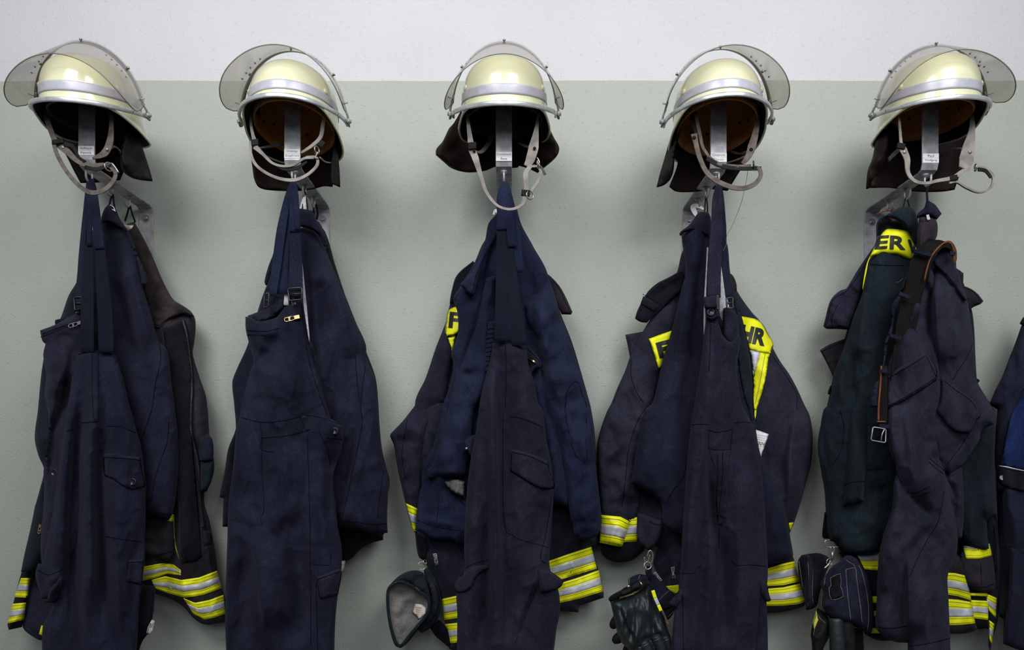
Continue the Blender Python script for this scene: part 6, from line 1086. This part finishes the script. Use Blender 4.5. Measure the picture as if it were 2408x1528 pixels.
blk = patch(body, 'lower_band', T('E2', [(1272, 406), (1424, 434), (1500, 446), (1500, 580), (1300, 530), (1266, 500), (1258, 470)]), 'velcro', g, off=.002, T=.005, R=6)
B = Buf(); B.add(*sweep([body.pt(u, v, .010) for u, v in T('E2', [(1272, 403), (1320, 410), (1370, 422), (1424, 433), (1500, 446)])], circ(.0016, 8))); B.build('white_piping', 'pale_lining', g)
button(blk, *T1('E2', 1287, 476), 5.5, g, 'steel')
Panel('collar', T('E1', [(1552, 895), (1530, 925), (1522, 945), (1560, 960), (1640, 940), (1640, 860)]), .16, 'black_cloth', g, T=.02, R=10, step=4)
g = thing('work_trousers', 'dark trousers hanging below the blue-panelled jacket at the right edge', 'trousers', base_pt(2480, 1100, .12))
Panel('trouser_leg', T('E2', [(1255, 470), (1500, 500), (1600, 1540), (1424, 1530), (1296, 1490), (1300, 1340), (1268, 1310), (1270, 1000), (1262, 700)]), .095, 'black_cloth', g, T=.036, R=22, folds=[('g', T('E2', [(1360, 600), (1390, 1100), (1340, 1200), (1330, 1500)]), .014, 26)], seams=[T('E2', [(1300, 1470), (1424, 1500)])])
Panel('trouser_leg', T('E2', [(1340, 900), (1500, 900), (1500, 1560), (1424, 1540), (1296, 1490), (1310, 1350), (1330, 1150)]), .165, 'navy', g, T=.03, R=22)

# ---------------------------------------------------------------- gloves
g = thing('work_glove', 'empty dark glove hanging open towards the viewer, pale grey lining and stained label showing', 'glove', base_pt(944, 1330, .15))
outer = Panel('cuff', T('C2', [(26, 1160), (60, 1112), (110, 1068), (165, 1045), (215, 1042), (248, 1055), (262, 1100), (285, 1180), (292, 1260), (270, 1330), (215, 1405), (150, 1485), (110, 1517), (75, 1500), (45, 1410), (25, 1290), (20, 1210)]), .085, 'ink_green', g, T=.020, R=22, Tb=.03, noise=(.003, 24, 40))
lin = Panel('lining', T('C2', [(35, 1160), (65, 1125), (110, 1110), (165, 1128), (215, 1165), (262, 1195), (284, 1245), (270, 1310), (215, 1378), (160, 1445), (118, 1498), (86, 1492), (55, 1410), (38, 1320), (30, 1230)]), .172, 'grey_lining', g, T=-.036, R=36, Tb=.046, noise=(.0025, 20, 30), folds=[('g', T('C2', [(85, 1330), (110, 1400), (115, 1480)]), .008, 8), ('g', T('C2', [(75, 1340), (90, 1300), (130, 1230), (180, 1180)]), .006, 9)], step=4)
top = Panel('cuff_outside', T('C2', [(28, 1160), (60, 1112), (110, 1068), (165, 1045), (215, 1042), (248, 1055), (262, 1100), (285, 1180), (290, 1245), (262, 1200), (215, 1168), (165, 1130), (110, 1112), (65, 1127), (35, 1165)]), .158, 'ink_green', g, T=.020, R=12, Tb=.02, noise=(.004, 16, 20), folds=[('g', T('C2', [(150, 1055), (200, 1110), (240, 1170)]), .006, 8), ('g', T('C2', [(225, 1060), (245, 1150)]), -.006, 7)], seams=[T('C2', [(60, 1122), (110, 1104), (165, 1120), (215, 1155), (262, 1188)])], seam_mat='stitch_pale', step=4)
B = Buf(); B.add(*sweep(catmull([PT(u, v, .172) for u, v in T('C2', [(35, 1160), (65, 1125), (110, 1110), (165, 1128), (215, 1165), (262, 1195), (284, 1245), (270, 1310), (215, 1378), (160, 1445), (118, 1498), (86, 1492), (55, 1410), (38, 1320), (30, 1230)])], 6, True), circ(.0042, 8), closed=True)); B.build('rolled_rim', 'ink_green', g)
lb = patch(lin, 'stained_label', T('C2', [(190, 1262), (198, 1245), (240, 1250), (262, 1268), (262, 1300), (235, 1330), (215, 1340), (200, 1318), (178, 1300)]), 'dirty_paper', g, off=.006, T=.002)
B = Buf()
for k in range(4): B.add(*sweep([lb.pt(*T1('C2', 200+k*2, 1268+k*13), .0006), lb.pt(*T1('C2', 238-k*5, 1272+k*13), .0006)], rrect(.0006, .0004, .0001, 1), up=(0, -1, 0)))
B.build('fine_print', 'brown_grey_leather', lb.obj)
B = Buf(); B.add(*ring3(PT(992, 1330, .15), .0105, .0013, (.2, -1, .1))); B.add(*ring3(PT(999, 1322, .155), .007, .0011, (1, -.6, 0))); B.build('key_ring', 'chrome', g)
g = thing('work_glove', 'second dark glove behind the open one, its cuff opening turned right', 'glove', base_pt(1010, 1340, .10))
o2 = Panel('cuff', T('C2', [(250, 1040), (275, 1020), (300, 1055), (330, 1110), (352, 1180), (360, 1250), (340, 1330), (300, 1385), (262, 1412), (235, 1425), (215, 1405), (225, 1340), (270, 1200), (258, 1110)]), .105, 'ink_green', g, T=.022, R=18, noise=(.004, 20, 30))
patch(o2, 'lining', T('C2', [(275, 1125), (300, 1112), (325, 1140), (345, 1200), (342, 1260), (310, 1330), (270, 1370), (250, 1380), (275, 1320), (295, 1250), (290, 1180)]), 'faded_navy', g, T=.003)
Panel('fingers', T('C2', [(290, 1395), (340, 1340), (375, 1370), (420, 1440), (430, 1500), (400, 1510), (360, 1475), (320, 1440)]), .09, 'black_cloth', g, T=.02, R=16)

# leather gloves clipped to the second coat from the right
g = thing('leather_glove', 'black grained leather glove clipped palm outward, yellow and silver strip on its edge', 'glove', base_pt(1525, 1360, .20))
palm = Panel('palm', T('D3', [(240, 925), (360, 885), (480, 850), (640, 780), (712, 720), (745, 760), (800, 880), (870, 1040), (920, 1160), (960, 1280), (1000, 1400), (1010, 1700), (600, 1700), (560, 1540), (500, 1560), (440, 1500), (370, 1420), (330, 1330), (300, 1200), (270, 1060)]), .200, 'glove_leather', g, T=.034, R=30, noise=(.0046, 14, 40), fine=.002, step=3,
    folds=[('s', T('D3', [(385, 920), (410, 1060), (480, 1230), (560, 1360), (590, 1520)]), .010, 14, 4), ('g', T('D3', [(270, 1000), (330, 1250), (450, 1450)]), .008, 18), ('g', T('D3', [(600, 1420), (720, 1390), (830, 1330), (870, 1400)]), -.006, 7)])
for nm, pts, w in (('finger', [(660, 1440), (720, 1560), (760, 1720)], 26), ('finger', [(810, 1370), (870, 1500), (930, 1720)], 26), ('finger', [(610, 1480), (610, 1600), (620, 1720)], 14), ('finger', [(930, 1380), (980, 1500), (1010, 1700)], 20)):
    B = Buf(); P3 = [PT(*q, .228) for q in T('D3', pts)]; B.add(*sweep(catmull(P3, 6), circ(w/2*.00112, 14))); B.add(*lathe(P3[0], (P3[0]-P3[1]), [(w/2*.00112, 0), (w/2*.00095, .004), (w/2*.0006, .007), (.0001, .008)], 14)); B.build(nm, 'glove_leather', g)
cuff = Panel('cuff', T('D3', [(225, 870), (260, 840), (380, 775), (480, 720), (580, 650), (660, 600), (700, 620), (730, 700), (700, 730), (600, 775), (480, 840), (350, 890), (240, 930), (215, 900)]), .218, 'black_cloth', g, T=.020, R=9, step=3, noise=(.002, 20, 20), seams=[T('D3', [(355, 880), (470, 850), (640, 755), (600, 650)]), T('D3', [(370, 870), (385, 780)]), T('D3', [(362, 872), (470, 838), (632, 745), (588, 650)])], seam_mat='brass')
patch(cuff, 'leather_patch', T('D3', [(385, 775), (480, 720), (585, 655), (630, 745), (470, 835), (365, 868)]), 'black_leather', g, T=.002, step=3)
B = Buf(); B.add(*lathe(cuff.pt(*T1('D3', 468, 737), .002), (0, -1, 0), [(.0042, 0), (.0042, .002), (.003, .003), (.0001, .0034)], 14)); B.build('snap', 'chrome', g)
B = Buf(); B.add(*rib_px([(*T1('D3', 770, 785), .238), (*T1('D3', 800, 880), .2385)], 8, .003)); y1 = B.build('edge_strip', 'yellow_tape', g)
B = Buf(); B.add(*rib_px([(*T1('D3', 800, 880), .2385), (*T1('D3', 840, 965), .239)], 8, .003)); B.build('silver_stripe', 'silver_tape', y1)
B = Buf(); B.add(*rib_px([(*T1('D3', 840, 965), .239), (*T1('D3', 872, 1040), .239)], 8, .003)); B.build('edge_strip', 'yellow_tape', g)
B = Buf(); B.add(*tube([PT(*T1('D3', *q), .236) for q in ((885, 1040), (920, 1110), (950, 1180), (975, 1225))], .003, 8, 5)); B.build('edge_binding', 'brown_grey_leather', g)
g = thing('leather_glove', 'navy-cuffed glove behind the grained leather one, fingertips poking out at its left', 'glove', base_pt(1560, 1390, .16))
b2 = Panel('cuff', T('D3', [(470, 720), (465, 640), (500, 615), (600, 580), (680, 590), (760, 570), (800, 600), (870, 660), (980, 780), (1020, 800), (1080, 900), (1040, 1040), (1000, 1110), (960, 1150), (900, 1150), (800, 1000), (600, 900)]), .165, 'navy', g, T=.022, R=16, step=4, seams=[T('D3', [(845, 910), (900, 850), (975, 785)]), T('D3', [(955, 1120), (1030, 1045)]), T('D3', [(480, 720), (478, 640)]), T('D3', [(590, 640), (610, 590)])], seam_mat='stitch_pale')
patch(b2, 'suede_patch', T('D3', [(850, 915), (975, 790), (1060, 860), (1030, 960), (920, 1040), (890, 1010)]), 'velcro', g)
lg = patch(b2, 'fabric_logo_tag', T('D3', [(778, 570), (805, 552), (888, 655), (868, 672)]), 'silver_tape', g, T=.0008, R=2, step=3)
lk = patch(lg, 'tag_face', T('D3', [(788, 572), (804, 562), (877, 654), (865, 662)]), 'black_cloth', lg.obj, T=.0006, R=2, off=.0006, step=3)
text_on(lk, 'GORE-TEX', T1('D3', 834, 612), 20, 4, 52, lg.obj, off=.001, mat='silver_tape')
for pts, w in (([(330, 1130), (270, 1230)], 22), ([(400, 1330), (300, 1410)], 24), ([(480, 1480), (430, 1600)], 24)):
    a, b = [PT(*q, .17) for q in T('D3', pts)]; r = w/2*.00113; B = Buf(); d_ = (b-a).normalized(); L = (b-a).length
    B.add(*lathe(a, d_, [(r, -.02), (r, 0), (r, L*.6), (r*.96, L*.8), (r*.8, L), (r*.5, L+r*.45), (.0001, L+r*.6)], 16)); B.build('finger', 'black_leather', g)
B = Buf(); B.add(*tube([PT(*T1('D3', *q), .19) for q in ((700, 360), (720, 300), (745, 290), (770, 330), (765, 400), (750, 445))], .0019, 8, 6)); B.add(*tube([PT(*T1('D3', *q), .192) for q in ((665, 370), (672, 420), (700, 430), (715, 400), (735, 340))], .0017, 8, 6))
B.build('snap_hook', 'chrome', g)
B = Buf(); B.add(*ring3(PT(*T1('D3', 705, 475), .192), .0095, .0017, (.1, -1, .2))); B.add(*ring3(PT(*T1('D3', 690, 510), .195), .0085, .0013, (1, -.4, 0))); B.build('ring', 'chrome', g)
B = Buf(); B.add(*rib_px([(*T1('D3', 715, 480), .190), (*T1('D3', 720, 560), .195), (*T1('D3', 745, 620), .198)], [16, 16, 14], .004)); B.build('webbing_loop', 'black_cloth', g)

# padded fabric gloves below the rightmost clothes
g = thing('padded_glove', 'black fabric glove with pale double stitching, large square cuff, below the rightmost clothes', 'glove', base_pt(1990, 1370, .20))
cf = Panel('cuff', T('E3', [(430, 600), (520, 480), (600, 430), (670, 360), (740, 350), (830, 400), (900, 520), (960, 640), (1000, 780), (1025, 950), (1035, 1120), (1010, 1300), (940, 1310), (760, 1220), (560, 1160), (400, 1050), (375, 960), (400, 800), (370, 700)]), .175, 'navy', g, T=.050, R=20, step=4, noise=(.003, 26, 40), folds=[('g', T('E3', [(400, 980), (480, 960), (550, 1010)]), .007, 7), ('g', T('E3', [(380, 1010), (560, 1080)]), -.006, 9)],
    seams=[T('E3', [(685, 525), (800, 510), (820, 640), (850, 860), (870, 1000), (890, 1190)]), T('E3', [(685, 525), (700, 740), (715, 900), (735, 1050), (748, 1150)]), T('E3', [(845, 470), (890, 570), (940, 780), (965, 960), (970, 1130), (955, 1290)]), T('E3', [(665, 370), (720, 430), (780, 460), (805, 505)]), T('E3', [(425, 600), (415, 700), (390, 850), (380, 980), (425, 1060)])], seam_mat='stitch_pale')
sp = patch(cf, 'suede_patch', T('E3', [(490, 630), (620, 570), (622, 740), (655, 860), (500, 905), (472, 760), (500, 730)]), 'velcro', g, step=4, seams=[T('E3', [(492, 632), (618, 575), (622, 740), (652, 858), (505, 900), (476, 760), (500, 728), (492, 632)])], seam_mat='stitch_pale')
hd = Panel('hand', T('E3', [(330, 1000), (400, 1050), (480, 1140), (520, 1200), (470, 1380), (410, 1500), (390, 1640), (270, 1640), (255, 1400), (245, 1350), (270, 1200), (310, 1090)]), .155, 'black_leather', g, T=.034, R=18, step=4, seams=[T('E3', [(320, 1060), (370, 1140), (430, 1190)]), T('E3', [(280, 1350), (300, 1250), (345, 1140)])], seam_mat='stitch_pale')
tape(hd, T('E3', [(270, 1180), (318, 1030)]), T('E3', [(290, 1270), (336, 1150)]), g, a=.38, b=.60)
for u0, r in ((560, 34), (700, 28)):
    a, b = PT(*T1('E3', u0, 1130), .195), PT(*T1('E3', u0+20, 1640), .200); B = Buf(); B.add(*sweep(catmull([a, a.lerp(b, .5)+Vector((0, -.004, 0)), b], 6), circ(r/2*.00113, 16))); B.build('finger', 'glove_leather' if u0 < 600 else 'black_leather', g)
Panel('finger', T('E3', [(620, 1180), (760, 1230), (900, 1290), (915, 1640), (640, 1640)]), .165, 'black_cloth', g, T=.02, R=14)
g = thing('padded_glove', 'black fabric glove with stitched open cuff, hanging against the wall left of its twin', 'glove', base_pt(1905, 1370, .12))
cf = Panel('cuff', T('E3', [(85, 480), (90, 410), (130, 345), (240, 325), (330, 318), (400, 335), (470, 375), (500, 430), (440, 560), (400, 680), (350, 850), (330, 960), (280, 1010), (190, 1030), (165, 850), (120, 700), (95, 600)]), .115, 'black_cloth', g, T=.034, R=16, step=4, seams=[T('E3', [(180, 345), (210, 420), (222, 640), (215, 850), (212, 990)]), T('E3', [(230, 340), (270, 450), (275, 600), (265, 800), (280, 960)]), T('E3', [(100, 420), (120, 560), (150, 760)])], seam_mat='stitch_pale', folds=[('s', T('E3', [(170, 360), (200, 600), (205, 990)]), .012, 10, 4), ('g', T('E3', [(300, 560), (320, 800)]), .006, 8)])
patch(cf, 'cuff_band', T('E3', [(170, 342), (235, 335), (272, 450), (275, 600), (262, 800), (275, 990), (212, 1010), (215, 800), (222, 600), (210, 420)]), 'navy', g, off=.002, T=.004, step=4)
B = Buf()
ring = [PT(*T1('E3', *q), .19) for q in ((590, 245), (520, 240), (430, 240), (425, 170), (460, 168))]
B.add(*sweep(catmull(ring, 3), circ(.0017, 8))); B.add(*tube([PT(*T1('E3', *q), .192) for q in ((495, 245), (500, 300), (515, 330), (535, 300), (535, 245))], .0019, 8, 5)); B.add(*tube([PT(*T1('E3', *q), .192) for q in ((515, 300), (518, 400))], .0034, 10, 0)); B.add(*ring3(PT(*T1('E3', 480, 430), .19), .0085, .0013, (.2, -1, 0)))
B.add(*tube([PT(*T1('E3', *q), .194) for q in ((492, 415), (470, 460), (415, 510))], .0026, 8, 5)); B.build('snap_hook', 'chrome', g)
